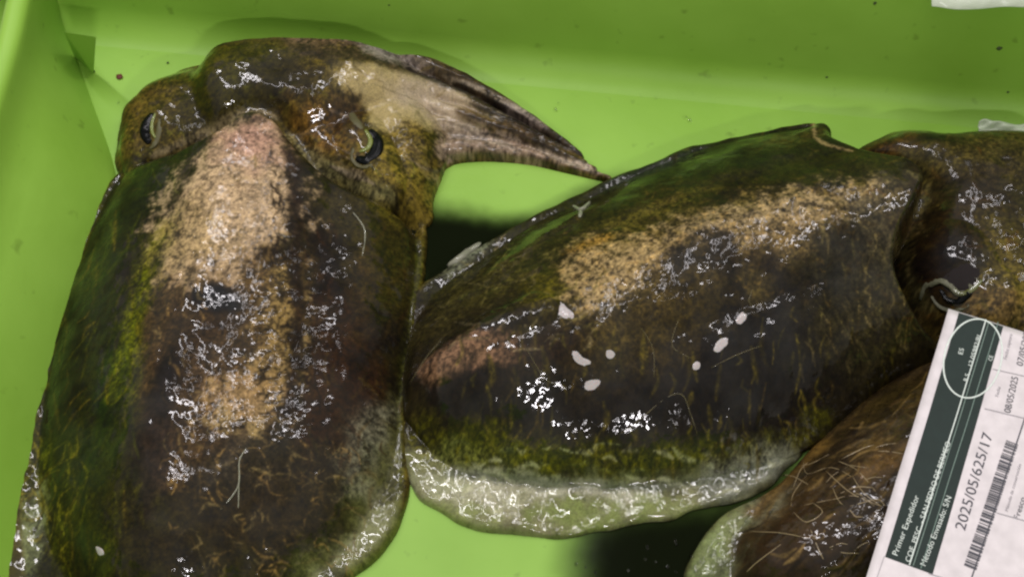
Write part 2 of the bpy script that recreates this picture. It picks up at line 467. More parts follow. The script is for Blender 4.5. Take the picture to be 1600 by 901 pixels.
# floor: a slightly uneven moulded sheet
fl = []; ff = []
NXF, NYF = 80, 60
for j in range(NYF + 1):
    for i in range(NXF + 1):
        p = CORN + ax * (-0.05 + (LEN + 0.07) * i / NXF) + out * (0.02 - (WID + 0.04) * j / NYF)
        fl.append((p[0], p[1], 0.0))
for j in range(NYF):
    for i in range(NXF):
        a = j * (NXF + 1) + i; ff.append((a, a + NXF + 1, a + NXF + 2, a + 1))
crate_part(link('base', fl, ff, PLASTIC))
wall('far_wall', CORN - ax * 0.05, ax, out, LEN + 0.05)
wall('near_wall', CORN - out * WID - ax * 0.05, ax, -out, LEN + 0.05)
wall('end_wall', CORN + ax * LEN + out * 0.02, -out, ax, WID + 0.04)
# left end wall: its inner face bulges inwards below the rim
base_px = spline([(100, 20), (106, 50), (140, 145), (182, 268), (176, 330), (140, 430), (100, 560), (60, 740), (30, 920), (0, 1080)], 6, False)
rim_px = spline([(58, -50), (40, 40), (22, 110), (-2, 190), (-34, 300), (-70, 430), (-110, 580), (-160, 760), (-205, 930), (-245, 1080)], 6, False)
rows = []
for k in range(len(base_px)):
    b = at(base_px[k, 0], base_px[k, 1], 0.0); t = at(rim_px[k, 0], rim_px[k, 1], 0.085)
    h = t - b; row = [b + np.array([0, 0, -0.001])]
    for s, w in ((0.06, 0.075), (0.25, 0.28), (0.45, 0.50), (0.62, 0.70), (0.72, 0.84), (0.84, 0.93), (0.93, 0.97)):
        row.append(b + np.array([h[0] * w, h[1] * w, h[2] * s]))
    o = np.array([-1, 0.15, 0])
    for q in range(7):
        a = math.pi * q / 6
        row.append(t + o * (0.008 - 0.008 * math.cos(a)) + np.array([0, 0, 0.007 * math.sin(a)]))
    row.append(t + o * 0.018 + np.array([0, 0, -0.09]))
    rows.append(row)
crate_part(loft('end_wall', rows, PLASTIC, None))
# little triangular web in the corner
g = [at(100, 50, 0.056), at(150, 58, 0.054), at(146, 116, -0.001), at(118, 92, -0.001)]
g += [p_ + np.array([0.0, 0.0001 if k_ < 2 else 0.0012, 0]) for k_, p_ in enumerate(g)]
crate_part(link('corner_gusset', g, [(0, 3, 2, 1), (4, 5, 6, 7), (0, 1, 5, 4), (1, 2, 6, 5), (2, 3, 7, 6), (3, 0, 4, 7)], PLASTIC, None, False))

# ================================================================== first cuttlefish, on the left
c = srgb
A = Skin(-0.345, 0.085, -0.245, 0.185)
body_px = [(186, 262), (150, 312), (112, 385), (86, 460), (58, 560), (38, 650), (24, 730), (10, 815), (2, 900), (30, 985), (130, 1035), (300, 1050), (450, 1010), (545, 905), (596, 860), (624, 818), (638, 765), (638, 700), (636, 640), (640, 560), (656, 480), (664, 400), (660, 335), (600, 285), (500, 235), (400, 180), (290, 205)]
dome_px = [(200, 240), (160, 310), (124, 390), (98, 465), (76, 560), (62, 650), (58, 730), (66, 815), (100, 900), (170, 970), (300, 1000), (420, 960), (505, 890), (568, 820), (610, 740), (630, 640), (638, 560), (650, 480), (656, 400), (655, 330), (640, 230), (540, 120), (400, 80), (260, 130)]
mant_px = [(186, 262, .014), (140, 330, .012), (100, 440, .012), (60, 580, .012), (40, 700, .012), (30, 820, .012), (60, 960, .012), (200, 1040, .012), (400, 1020, .012), (550, 910, .012), (610, 840, .012), (628, 760, .012), (628, 640, .012), (644, 500, .012), (658, 405, .014), (646, 346, .022), (612, 313, .031), (560, 294, .038), (505, 262, .045), (462, 222, .049), (438, 190, .051), (408, 176, .052), (376, 182, .051), (340, 206, .049), (290, 226, .042), (235, 246, .028)]
fa = A.sdf(A.pts(body_px, 0.008)) + 0.0016 * fbm(A.X, A.Y, 0.026, 98, 2, 0.4)
fin = A.dome(fa, 0.008, 0.006) + np.clip(fa / 0.004, 0, 1) * 0.0018 * fbm(A.X, A.Y, 0.022, 96, 3, 0.55)
A.add(fin)
sdm = A.sdf(A.pts(mant_px, 0.012))
dm = A.dome(A.sdf(A.pts(dome_px, 0.012)), 0.058, 0.108, 0.62)
dm = np.where(dm > 0, blur(np.maximum(dm, 0), 14), dm)
# the cuttlebone makes a long low ridge under the skin
dm = dm + 0.010 * np.clip(1 - (A.up(A.segdist(A.pts([(398, 215), (362, 400), (300, 600), (215, 880)], 0.055, 6, False), False)[0]) / 0.055) ** 2, 0, 1) ** 1.3
mh = np.where(sdm > 0, dm * np.sqrt(1 - (1 - np.clip(sdm / 0.009, 0, 1)) ** 2), sdm * 3)
# head
head_px = [(186, 262), (180, 222), (188, 180), (210, 142), (242, 120), (282, 108), (340, 100), (400, 84), (450, 82), (520, 86), (580, 100), (640, 130), (690, 180), (705, 220), (690, 262), (676, 300), (664, 345), (560, 340), (300, 300)]
hd = A.dome(A.sdf(A.pts(head_px, 0.012)), 0.036, 0.042, 0.5)
hd = np.where(hd > 0, blur(np.maximum(hd, 0), 8), hd)
A.add(hd, 0.006)
lobe = [(276, 160, .020), (288, 112, .026), (312, 76, .033), (352, 50, .037), (400, 36, .039), (450, 33, .039), (530, 42, .036), (610, 66, .031), (690, 100, .025), (748, 132, .018), (700, 165, .018), (600, 190, .030), (480, 215, .036), (330, 215, .036)]
taper = 1 - 0.62 * sstep(at(540, 60, 0.03)[0], at(745, 130, 0.02)[0], A.X) - 0.25 * sstep(at(350, 60, 0.03)[0], at(280, 110, 0.03)[0], A.X)
lb = A.dome(A.sdf(A.pts(lobe, 0.036)), 0.052 * taper, 0.036, 0.42, 3.0)
lb = np.where(lb > 0, blur(np.maximum(lb, 0), 7), lb)
A.add(lb, 0.006)
A.add(A.limb([(214, 165), (212, 205), (216, 245)], 34, 34, 0.020, 0.020, 0.006, 0.006), 0.010)
A.add(A.limb([(560, 200), (578, 235), (590, 270)], 44, 44, 0.020, 0.020, 0.022, 0.022), 0.012)
# arms swept to the right
ARMS = [([(430, 50), (560, 60), (680, 98), (780, 150), (850, 196), (908, 240)], 27, 5, 0.018, 0.004, 0.024, 0.001),
        ([(500, 84), (620, 108), (720, 146), (800, 188), (860, 220), (915, 252)], 24, 5, 0.014, 0.004, 0.021, 0.001),
        ([(540, 136), (640, 150), (740, 178), (820, 208), (880, 238), (930, 262)], 24, 5, 0.013, 0.004, 0.015, 0.001),
        ([(590, 176), (670, 182), (740, 196), (810, 218), (880, 248)], 24, 5, 0.013, 0.004, 0.010, 0.001),
        ([(620, 236), (690, 224), (760, 224), (830, 236), (900, 258), (956, 277)], 21, 4, 0.013, 0.004, 0.005, 0.001)]
for px_, r0, r1, h0, h1, z0, z1 in ARMS: A.add(A.limb(px_, r0, r1, h0, h1, z0, z1), 0.0018)
A.add(A.dome(A.sdf(A.pts([(420, 70), (560, 80), (700, 130), (800, 180), (900, 240), (800, 238), (720, 240), (660, 260), (500, 250)], 0.012)), 0.010, 0.020), 0.002)
gA = A.up(A.segdist(A.pts([(238, 238), (290, 218), (338, 196), (374, 170), (410, 164), (446, 184), (500, 250), (556, 282), (640, 312)], 0.044, 6, False), False)[0])
A.Z = A.Z - 0.007 * np.exp(-(gA / 0.008) ** 2)
A.add(mh, 0.0022)
# --- pigment
X, Y = A.X, A.Y
n1 = fbm(X, Y, 0.030, 11, 5, 0.55); n2 = fbm(X, Y, 0.008, 31, 4, 0.6); n3 = fbm(X, Y, 0.0025, 51, 3, 0.6)
A.C[:] = c(50, 44, 18)
A.mix(sstep(0.0, 0.7, n1), c(34, 26, 15)); A.mix(sstep(0.1, 0.8, -n1) * 0.8, c(66, 62, 20))
A.patch([(186, 262), (60, 560), (10, 815), (0, 920), (150, 920), (200, 700), (215, 520), (260, 350), (330, 220)], c(42, 44, 12), 25, 25, 0.03, 0.85, 3)
A.blob(175, 420, 45, 150, 16, c(33, 26, 12), 0.5, 0.4, 0.02, 0.8, 6)
A.blob(95, 640, 40, 150, 8, c(30, 22, 12), 0.5, 0.4, 0.02, 0.85, 7)
A.blob(165, 640, 26, 110, 8, c(26, 46, 10), 0.5, 0.4, 0.02, 0.85, 8)
A.blob(300, 270, 60, 30, -35, c(40, 44, 10), 0.6, 0.4, 0.02, 0.6, 9)
A.blob(230, 310, 60, 40, -50, c(36, 42, 12), 0.6, 0.4, 0.02, 0.8, 9)
for p in ([(262, 350), (225, 430), (195, 540), (178, 620)], [(240, 450), (215, 530), (205, 620)]):
    A.stroke(p, 14, c(86, 88, 18), 0.8, 0.5, 0.012, 0.75, 12)
A.stroke([(150, 330), (105, 430), (70, 560), (42, 700), (30, 860)], 11, c(84, 82, 22), 0.9, 0.5, 0.01, 0.75, 13)
A.stroke([(70, 700), (75, 780), (100, 860), (110, 930)], 16, c(82, 84, 26), 0.9, 0.5, 0.01, 0.7, 14)
A.blob(150, 790, 90, 110, 0, c(52, 50, 16), 0.6, 0.5, 0.02, 0.7, 15)
# right flank
A.patch([(455, 250), (560, 330), (620, 430), (600, 600), (560, 760), (430, 860), (440, 700), (460, 560), (458, 400)], c(30, 20, 15), 28, 22, 0.025, 0.92, 21)
for i, (x, y, rx, ry) in enumerate([(520, 560, 26, 60), (560, 500, 20, 70), (540, 660, 26, 50), (490, 640, 18, 60), (580, 610, 20, 50), (505, 500, 14, 40), (575, 430, 26, 30)]):
    A.blob(x, y, rx, ry, 10, c(62, 38, 20), 0.7, 0.6, 0.012, 0.55, 40 + i)
A.blob(600, 400, 55, 80, -5, c(68, 60, 24), 0.7, 0.5, 0.02, 0.75, 22)
A.blob(520, 320, 60, 26, 25, c(66, 58, 30), 0.7, 0.5, 0.02, 0.7, 23)
A.blob(470, 790, 110, 80, 0, c(52, 44, 22), 0.7, 0.5, 0.02, 0.7, 24)
A.blob(370, 790, 120, 100, 0, c(50, 38, 20), 0.7, 0.5, 0.02, 0.8, 25)
A.blob(350, 690, 50, 40, 0, c(78, 70, 58), 0.7, 0.5, 0.012, 0.6, 26)
# centre brown
A.patch([(275, 400), (350, 390), (420, 420), (420, 650), (330, 700), (250, 760), (215, 650), (225, 520), (245, 430)], c(74, 56, 34), 18, 16, 0.02, 0.9, 27)
# tan bone patch
tan = [(318, 232), (360, 205), (400, 192), (436, 214), (452, 262), (458, 330), (448, 378), (402, 392), (370, 432), (318, 430), (268, 415), (246, 380), (262, 320), (292, 270)]
A.patch(tan, c(152, 132, 106), 32, 40, 0.009, 0.95, 28)
A.blob(395, 225, 44, 40, 0, c(146, 116, 102), 0.7, 0.5, 0.015, 0.8, 29)
A.blob(300, 370, 50, 50, 0, c(142, 122, 84), 0.8, 0.7, 0.010, 0.6, 30)
A.blob(250, 385, 20, 50, 14, c(100, 90, 48), 0.6, 0.5, 0.015, 0.7, 30)
A.patch([(412, 424), (450, 405), (464, 470), (460, 560), (442, 630), (395, 662), (340, 656), (328, 622), (352, 592), (395, 556), (402, 500)], c(126, 108, 74), 18, 36, 0.009, 0.92, 33)
A.blob(380, 610, 50, 34, -20, c(134, 110, 82), 0.8, 0.7, 0.009, 0.7, 34)
# speckles of dark pigment in the tan
hairs = fbm(X * 2.2, Y * 0.9, 0.006, 61, 3, 0.6)
tanmask = A.C[..., 0] > c(110, 0, 0)[0]
A.mix(sstep(0.3, 0.9, hairs) * tanmask * sstep(-0.2, 0.7, n1) * 0.5, c(84, 64, 42))
A.blob(430, 400, 40, 16, -10, c(72, 56, 34), 0.6, 0.6, 0.008, 0.8, 35)
A.blob(425, 500, 50, 90, 0, c(96, 76, 42), 0.8, 0.7, 0.006, 0.5, 36)
A.blob(345, 510, 45, 60, 10, c(54, 40, 26), 0.7, 0.6, 0.010, 0.7, 36)
A.blob(335, 466, 36, 17, 12, c(18, 18, 22), 0.5, 0.4, 0.01, 1.0, 37)
A.blob(262, 585, 20, 60, 8, c(22, 18, 18), 0.6, 0.5, 0.012, 0.95, 38)
A.blob(240, 700, 26, 90, 6, c(40, 30, 26), 0.6, 0.5, 0.012, 0.7, 39)
A.stroke([(455, 250), (462, 330), (462, 420), (464, 540), (448, 640)], 9, c(38, 24, 16), 0.9, 0.6, 0.008, 0.85, 45)
A.stroke([(300, 235), (285, 285), (268, 320)], 10, c(40, 36, 24), 0.9, 0.6, 0.008, 0.8, 46)
# pale translucent fin at lower right and lower left
A.patch([(560, 760), (610, 660), (622, 640), (640, 760), (620, 840), (540, 920), (420, 930), (500, 860)], c(86, 86, 52), 18, 16, 0.02, 0.75, 47, sheen=0.15)
A.blob(575, 700, 26, 60, 18, c(104, 102, 86), 0.7, 0.5, 0.012, 0.7, 48)
A.blob(560, 850, 60, 18, -40, c(120, 122, 92), 0.7, 0.6, 0.012, 0.75, 49, sheen=0.2)
A.blob(20, 860, 34, 70, 10, c(116, 122, 90), 0.7, 0.5, 0.012, 0.75, 50, sheen=0.2)
A.mix(sstep(0.009, 0.002, A.sdf(A.pts(body_px, 0.008))) * (Y < 0.10) * 0.5, c(88, 92, 40))
# head pigment
hm = sstep(0.002, -0.003, sdm)
A.mix(hm * 0.92, c(84, 72, 32)); A.mix(hm * sstep(0.1, 0.7, n1) * 0.7, c(64, 60, 20)); A.mix(hm * sstep(0.2, 0.8, n2) * 0.5, c(60, 44, 24))
A.blob(360, 120, 80, 55, -15, c(62, 60, 14), 0.7, 0.4, 0.02, 0.85, 61)
A.blob(320, 165, 28, 40, 30, c(52, 46, 14), 0.7, 0.4, 0.02, 0.8, 62)
A.blob(440, 130, 56, 34, 0, c(44, 38, 18), 0.7, 0.5, 0.015, 0.85, 63)
A.blob(205, 190, 28, 80, 8, c(88, 72, 34), 0.7, 0.4, 0.015, 0.7, 64)
A.blob(500, 205, 50, 34, 20, c(100, 74, 38), 0.7, 0.5, 0.012, 0.85, 65)
A.blob(545, 180, 26, 30, 20, c(62, 42, 24), 0.7, 0.5, 0.012, 0.7, 66)
A.blob(620, 260, 46, 60, 10, c(104, 90, 42), 0.7, 0.5, 0.015, 0.8, 67)
A.blob(640, 200, 34, 60, -20, c(108, 92, 48), 0.7, 0.5, 0.015, 0.7, 67)
A.patch([(520, 110), (600, 110), (700, 130), (740, 165), (710, 200), (650, 190), (600, 200), (560, 160)], c(148, 134, 98), 16, 14, 0.015, 0.9, 68, sheen=0.2)
A.blob(680, 165, 70, 30, 15, c(158, 144, 128), 0.8, 0.4, 0.012, 0.8, 69, sheen=0.2)
armz = sstep(at(640, 100, 0.02)[0], at(760, 150, 0.02)[0], X) * (Y > at(700, 300, 0.0)[1])
A.patch([(440, 44), (560, 54), (680, 92), (800, 158), (900, 228), (940, 262), (880, 236), (800, 196), (700, 138), (600, 104), (470, 88)], c(66, 54, 38), 9, 8, 0.012, 0.9, 70)
A.blob(600, 82, 60, 16, 14, c(128, 120, 116), 0.8, 0.6, 0.010, 0.75, 71)  # grey sheen on the upper arm, painted into the skin colour
A.blob(480, 60, 60, 14, 4, c(96, 78, 60), 0.8, 0.6, 0.010, 0.7, 72)
A.blob(380, 50, 40, 10, -12, c(110, 112, 96), 0.8, 0.6, 0.010, 0.7, 72)
A.stroke([(640, 108), (740, 150), (830, 200), (920, 252)], 6, c(36, 26, 18), 0.8, 0.5, 0.01, 0.9, 73)
A.stroke([(720, 175), (800, 200), (870, 228), (930, 260)], 9, c(84, 66, 40), 0.8, 0.5, 0.01, 0.9, 74)
A.blob(820, 186, 34, 9, 24, c(124, 114, 108), 0.8, 0.6, 0.010, 0.8, 75)  # the arm's grey sheen again further along, painted as colour
A.patch([(680, 230), (720, 205), (800, 215), (870, 238), (940, 266), (948, 275), (860, 256), (790, 246), (730, 246), (694, 262)], c(128, 112, 98), 6, 6, 0.010, 0.9, 76)
st = 0.5 + 0.5 * np.sin(X * 900 + n2 * 3)
q = A.hit([800], [230])[0]
A.mix(sstep(0.55, 0.95, st) * (np.abs(Y - q[1] + (X - q[0]) * 0.22) < 0.010) * (X > at(690, 240, .02)[0]) * (Z_ := 0.45), c(78, 60, 46))
ua = X * 0.92 - Y * 0.39; va = X * 0.39 + Y * 0.92
fold = fbm(ua * 0.16, va, 0.0045, 83, 3, 0.6)
A.mix(armz * sstep(0.15, 0.6, fold) * 0.4, c(70, 58, 44)); A.mix(armz * sstep(0.1, 0.6, -fold) * 0.55, c(150, 140, 126))
A.Z = A.Z + armz * 0.0010 * fold
for px_, *_r in ARMS[1:]:
    A.stroke([(p[0] - 6, p[1] - 19 + 11 * k_ / len(px_)) for k_, p in enumerate(px_)][2:], 3.0, c(40, 30, 20), 0.9, 0.4, 0.008, 0.6, 84, 0.4)  # dark strokes paint the shade of the grooves between arms
# rims of the mantle opening
A.stroke([(238, 244), (290, 224), (338, 204), (374, 180), (408, 174), (432, 186)], 10, c(120, 108, 88), 0.95, 0.5, 0.012, 0.6, 80, 0.7)
A.stroke([(450, 214), (500, 258), (556, 290), (610, 306)], 15, c(104, 102, 76), 0.95, 0.6, 0.012, 0.6, 81, 0.5)
DK = [c(40, 28, 18), c(52, 40, 24), c(34, 26, 18)]; YG = [c(84, 80, 26), c(72, 74, 22), c(92, 78, 34)]; LB = [c(124, 100, 62), c(82, 66, 40), c(106, 92, 62)]
A.hairs(120, (395, 400, 462, 650), -25, 35, (10, 26), (1.6, 3.2), DK, (0.25, 0.7), 301)
A.hairs(36, (255, 240, 310, 420), -50, 40, (8, 20), (2, 4.5), DK, (0.15, 0.5), 302)
A.hairs(70, (420, 230, 470, 400), 70, 40, (10, 26), (1.6, 3.4), DK, (0.3, 0.8), 303)
A.hairs(30, (300, 395, 440, 440), -40, 60, (8, 20), (2, 4.5), DK, (0.2, 0.5), 304)
A.hairs(110, (60, 330, 230, 880), 105, 25, (24, 80), (1.8, 4.5), YG, (0.2, 0.55), 305)
A.hairs(60, (60, 400, 230, 880), 105, 25, (30, 90), (3, 7), [c(24, 18, 10), c(20, 30, 8)], (0.25, 0.6), 306)
A.hairs(150, (260, 650, 560, 900), 60, 80, (10, 40), (1.2, 2.6), LB, (0.2, 0.55), 307, None, 12, 0.0002)
A.hairs(110, (455, 300, 640, 760), 85, 50, (14, 50), (1.6, 4), [c(66, 42, 24), c(58, 50, 24), c(20, 14, 12), c(74, 58, 30)], (0.2, 0.6), 308)
A.hairs(26, (40, 660, 130, 860), 110, 50, (24, 70), (1.6, 3.0), [c(108, 98, 40), c(96, 92, 34)], (0.3, 0.65), 312, None, 16)
A.hairs(80, (230, 430, 340, 760), 80, 30, (10, 34), (1.5, 3), LB + DK, (0.2, 0.6), 309)
A.hairs(120, (190, 60, 690, 300), 20, 70, (10, 34), (1.5, 4), [c(58, 52, 18), c(100, 86, 40), c(44, 38, 16), c(92, 92, 38)], (0.15, 0.5), 310)
A.hairs(70, (500, 55, 930, 265), 22, 8, (30, 80), (1.5, 3.5), [c(44, 34, 26), c(120, 108, 96), c(90, 74, 50)], (0.2, 0.6), 311)
# fine mottling everywhere
f = 1 + 0.30 * n2 + 0.42 * n3 + 0.30 * fbm(X, Y, 0.0014, 57, 2, 0.6)
f = 1 + (f - 1) * (1 - np.clip(A.G * 4, 0, 0.75))
A.C *= np.clip(f, 0.35, 1.9)[..., None]
A.mix(sstep(0.45, 0.75, fbm(X, Y, 0.0022, 77, 2, 0.5)) * 0.45 * (1 - np.clip(A.G * 4, 0, 1)), c(30, 22, 12))
# wrinkles and pebbles
on = np.clip(A.Z / 0.02, 0, 1)
A.Z += on * (0.0008 * fbm(X, Y, 0.016, 91, 2, 0.5) + 0.00018 * fbm(X, Y, 0.0046, 95, 2, 0.5) + 0.00004 * n3)
A.stroke([(232, 250), (290, 231), (338, 212), (374, 189), (408, 182), (440, 200), (500, 268), (556, 300)], 5, c(60, 52, 32), 0.9, 0.3, 0.01, 0.0, 82, 0.2, 0)
cutA = empty('cuttlefish')
tag(cutA, 'whole olive brown cuttlefish at left with long pinkish tan back patch and arms swept right', 'cuttlefish', 'cuttlefish in the crate')
A.deepen(); A.build('body', SKIN, cutA)
# eyes
def eye(skin, parent, cx, cy, w, h, ang, lid=M_LID):
    a = math.radians(ang); R = lambda u, v: (cx + u * math.cos(a) - v * math.sin(a), cy + u * math.sin(a) + v * math.cos(a))
    ring = [R(w * math.cos(t), h * math.sin(t)) for t in np.linspace(0, 2 * math.pi, 10, endpoint=False)]
    e = pad('eye', skin, ring, 0.0022, M_PUPIL, parent)
    return e, R
e1 = strand('eye', A, [(240, 178), (230, 194), (228, 210), (235, 224)], 10, M_PUPIL, cutA, 0.0002, 0.3)
strand('iris', A, [(243, 178), (238, 192), (238, 206), (243, 216)], 3.0, M_IRIS, e1, 0.0006, 0.3)
strand('eyelid', A, [(250, 186), (249, 204), (243, 222), (234, 232)], 6.0, M_LIDA, e1, 0.0, 0.3)
e2 = strand('eye', A, [(577, 204), (589, 220), (586, 238), (572, 250), (557, 246)], 11, M_PUPIL, cutA, 0.0002, 0.3)
strand('iris', A, [(571, 204), (579, 219), (575, 232), (562, 238)], 4.2, M_IRIS, e2, 0.0008, 0.4)
strand('eyelid', A, [(548, 176), (556, 190), (566, 206)], 8.0, M_LIDA, e2, -0.0004, 0.3)
strand('eyelid', A, [(554, 230), (552, 248), (566, 260), (588, 256)], 5.5, M_LIDA, e2, 0.0, 0.3)
# slime threads
for px in ([(345, 795), (372, 760), (374, 720), (385, 700)], [(374, 735), (372, 800)],
           [(550, 330), (570, 360), (566, 400)]):
    strand('slime_thread', A, px, 1.2, M_MUCUSW, cutA, 0.0002)
pad('white_fleck', A, [(148, 852), (160, 856), (164, 866), (154, 868)], 0.0006, M_FLAKE, cutA)

# ================================================================== second cuttlefish, across the right
B = Skin(-0.085, 0.385, -0.200, 0.165)
bout = [(606, 620), (620, 520), (652, 440), (700, 408), (762, 368), (830, 330), (900, 300), (950, 276), (1000, 252), (1070, 228), (1150, 207), (1230, 194), (1278, 190), (1296, 204), (1306, 236), (1400, 270), (1450, 310), (1450, 400), (1490, 500), (1470, 548), (1380, 585), (1300, 655), (1240, 722), (1200, 762), (1100, 792), (1000, 815), (900, 832), (800, 826), (720, 812), (660, 782), (634, 740), (612, 680)]
bdome = [(612, 610), (628, 530), (676, 456), (750, 400), (830, 346), (905, 312), (1005, 262), (1150, 210), (1280, 186), (1420, 180), (1560, 230), (1600, 380), (1560, 520), (1440, 580), (1330, 650), (1230, 710), (1100, 740), (950, 755), (800, 748), (700, 720), (652, 670)]
bmant = [(626, 620), (640, 500), (680, 420), (762, 366), (900, 298), (1070, 226), (1230, 192), (1276, 190), (1294, 202), (1300, 232), (1350, 246, .030), (1420, 264, .040), (1446, 290, .044), (1436, 330, .048), (1414, 372, .050), (1410, 410, .050), (1430, 450, .048), (1462, 488, .044), (1500, 530, .03), (1480, 560), (1380, 600), (1240, 740), (1100, 800), (900, 840), (700, 820), (630, 730)]
fb = B.sdf(B.pts(bout, 0.008)) + 0.0020 * fbm(B.X, B.Y, 0.024, 99, 2, 0.4)
B.add(B.dome(fb, 0.0065, 0.005)); B.Z = B.Z + np.clip(fb / 0.004, 0, 1) * (0.0022 * fbm(B.X, B.Y, 0.022, 97, 3, 0.55))
bmant = [(p_ + (0.012,))[:3] for p_ in bmant]
sdb = B.sdf(B.pts(bmant, 0.012))
bd = B.dome(B.sdf(B.pts(bdome, 0.014)), 0.058, 0.097, 0.66)
bd = np.where(bd > 0, blur(np.maximum(bd, 0), 13), bd)
axd = B.up(B.segdist(B.pts([(690, 585), (850, 510), (1040, 420), (1250, 345), (1420, 300)], 0.055, 6, False), False)[0])
bd = bd + 0.009 * np.clip(1 - (axd / 0.045) ** 2, 0, 1) ** 1.3
# hard tip of the cuttlebone
tipd = B.up(B.segdist(B.pts([(692, 572), (760, 535), (840, 505)], 0.04, 6, False), False)[0])
bd = bd + 0.006 * np.clip(1 - (tipd / 0.014) ** 2, 0, 1)
bh = np.where(sdb > 0, bd * np.sqrt(1 - (1 - np.clip(sdb / 0.009, 0, 1)) ** 2), sdb * 3)
bhead = [(1336, 238), (1380, 208), (1410, 197), (1480, 202), (1560, 197), (1640, 215), (1720, 300), (1740, 420), (1700, 540), (1560, 580), (1460, 520), (1400, 420), (1390, 300)]
hb = B.dome(B.sdf(B.pts(bhead, 0.012)), 0.046, 0.055, 0.6)
hb = np.where(hb > 0, blur(np.maximum(hb, 0), 8), hb)
B.add(hb, 0.006)
eyeb = B.up(B.segdist(B.pts([(1478, 400), (1500, 440), (1520, 460)], 0.05, 6, False), False)[0])
B.Z = B.Z + 0.008 * np.clip(1 - (eyeb / 0.034) ** 2, 0, 1) * sstep(0.0, -0.004, sdb)
gB = B.up(B.segdist(B.pts([(1350, 240), (1440, 262), (1462, 292), (1446, 332), (1424, 376), (1424, 410), (1444, 450), (1480, 490)], 0.045, 6, False), False)[0])
B.Z = B.Z - 0.011 * np.exp(-(gB / 0.009) ** 2)
B.add(bh, 0.0022)
B.add(B.limb([(1262, 214), (1280, 204), (1286, 198)], 26, 19, 0.014, 0.012, 0.016, 0.014), 0.006)     # torn corner of the fin
# --- pigment
X, Y = B.X, B.Y
n1 = fbm(X, Y, 0.030, 111, 5, 0.55); n2 = fbm(X, Y, 0.008, 131, 4, 0.6); n3 = fbm(X, Y, 0.0025, 151, 3, 0.6)
B.C[:] = c(46, 38, 20)
B.mix(sstep(0, 0.7, n1) * 0.8, c(32, 24, 14)); B.mix(sstep(0.1, 0.8, -n1) * 0.7, c(62, 56, 24))
B.patch([(660, 440), (900, 300), (1150, 206), (1290, 188), (1420, 260), (1380, 300), (1150, 290), (960, 350), (850, 420), (700, 480)], c(50, 48, 18), 18, 18, 0.02, 0.9, 103)
B.patch([(940, 282), (1150, 206), (1280, 190), (1300, 240), (1150, 262), (1000, 290)], c(38, 42, 18), 16, 14, 0.02, 0.8, 104)
B.blob(1010, 268, 70, 14, -20, c(54, 60, 52), 0.8, 0.5, 0.012, 0.6, 105)  # grey-blue sheen on the upper flank, painted in as colour
B.blob(1230, 215, 60, 22, -8, c(74, 62, 26), 0.8, 0.5, 0.015, 0.7, 106)
B.blob(760, 440, 90, 40, -30, c(72, 66, 34), 0.8, 0.6, 0.015, 0.7, 107)
B.blob(860, 455, 40, 40, 0, c(84, 76, 26), 0.8, 0.6, 0.012, 0.7, 108)
B.blob(730, 400, 50, 12, -34, c(116, 120, 104), 0.8, 0.6, 0.010, 0.6, 109)
# golden tan band along the back
B.patch([(886, 420), (905, 385), (960, 368), (1040, 345), (1130, 318), (1230, 300), (1330, 285), (1392, 290), (1395, 320), (1330, 370), (1250, 410), (1180, 440), (1110, 470), (1030, 500), (940, 505), (895, 470)], c(94, 80, 48), 26, 40, 0.010, 0.9, 110)
B.patch([(890, 425), (910, 388), (990, 372), (1040, 380), (1030, 430), (990, 470), (930, 480), (896, 462)], c(134, 116, 84), 20, 34, 0.008, 0.9, 112)
B.patch([(1050, 352), (1150, 318), (1260, 300), (1380, 286), (1380, 318), (1300, 345), (1210, 372), (1130, 380), (1060, 375)], c(128, 112, 84), 20, 34, 0.008, 0.85, 113)
B.blob(1230, 385, 70, 34, -20, c(112, 92, 58), 0.8, 0.8, 0.008, 0.7, 114)
B.blob(1010, 335, 90, 20, -18, c(92, 82, 38), 0.7, 0.6, 0.010, 0.6, 115)
B.blob(925, 380, 34, 9, -20, c(134, 104, 54), 0.7, 0.4, 0.010, 0.8, 116)
gold = fbm(X, Y, 0.0035, 117, 3, 0.65)
bandm = sstep(c(90, 0, 0)[0], c(125, 0, 0)[0], B.C[..., 0])
B.mix(bandm * sstep(0.15, 0.7, gold) * 0.6, c(60, 46, 24)); B.mix(bandm * sstep(0.25, 0.8, -gold) * 0.5, c(166, 136, 88))
B.blob(1075, 405, 40, 26, -30, c(26, 22, 22), 0.8, 0.6, 0.010, 0.85, 118)
B.blob(1180, 420, 30, 60, 30, c(50, 42, 26), 0.8, 0.6, 0.012, 0.6, 119)
B.blob(1130, 395, 34, 26, 40, c(34, 28, 22), 0.6, 0.5, 0.012, 0.85, 119)
# dark middle and lower flank
B.patch([(1090, 470), (1180, 420), (1280, 400), (1360, 420), (1380, 560), (1260, 680), (1180, 700), (1000, 690), (850, 660), (700, 650), (640, 600), (700, 560), (860, 560), (980, 560)], c(26, 19, 14), 26, 24, 0.02, 0.93, 120)
B.blob(1160, 540, 110, 90, 0, c(20, 15, 13), 0.6, 0.5, 0.02, 0.8, 121)
B.blob(980, 530, 110, 40, -15, c(64, 52, 26), 0.8, 0.6, 0.010, 0.75, 122)
B.blob(1060, 480, 70, 36, -15, c(70, 58, 26), 0.8, 0.6, 0.008, 0.7, 122)
B.blob(1180, 450, 24, 26, 0, c(84, 72, 38), 0.8, 0.6, 0.008, 0.6, 122)
B.blob(1340, 470, 80, 90, 0, c(62, 56, 32), 0.8, 0.5, 0.02, 0.75, 123)
B.blob(1320, 400, 60, 44, -20, c(34, 32, 26), 0.8, 0.5, 0.02, 0.8, 124)
B.blob(1380, 350, 40, 60, 10, c(74, 66, 46), 0.8, 0.5, 0.02, 0.7, 125)
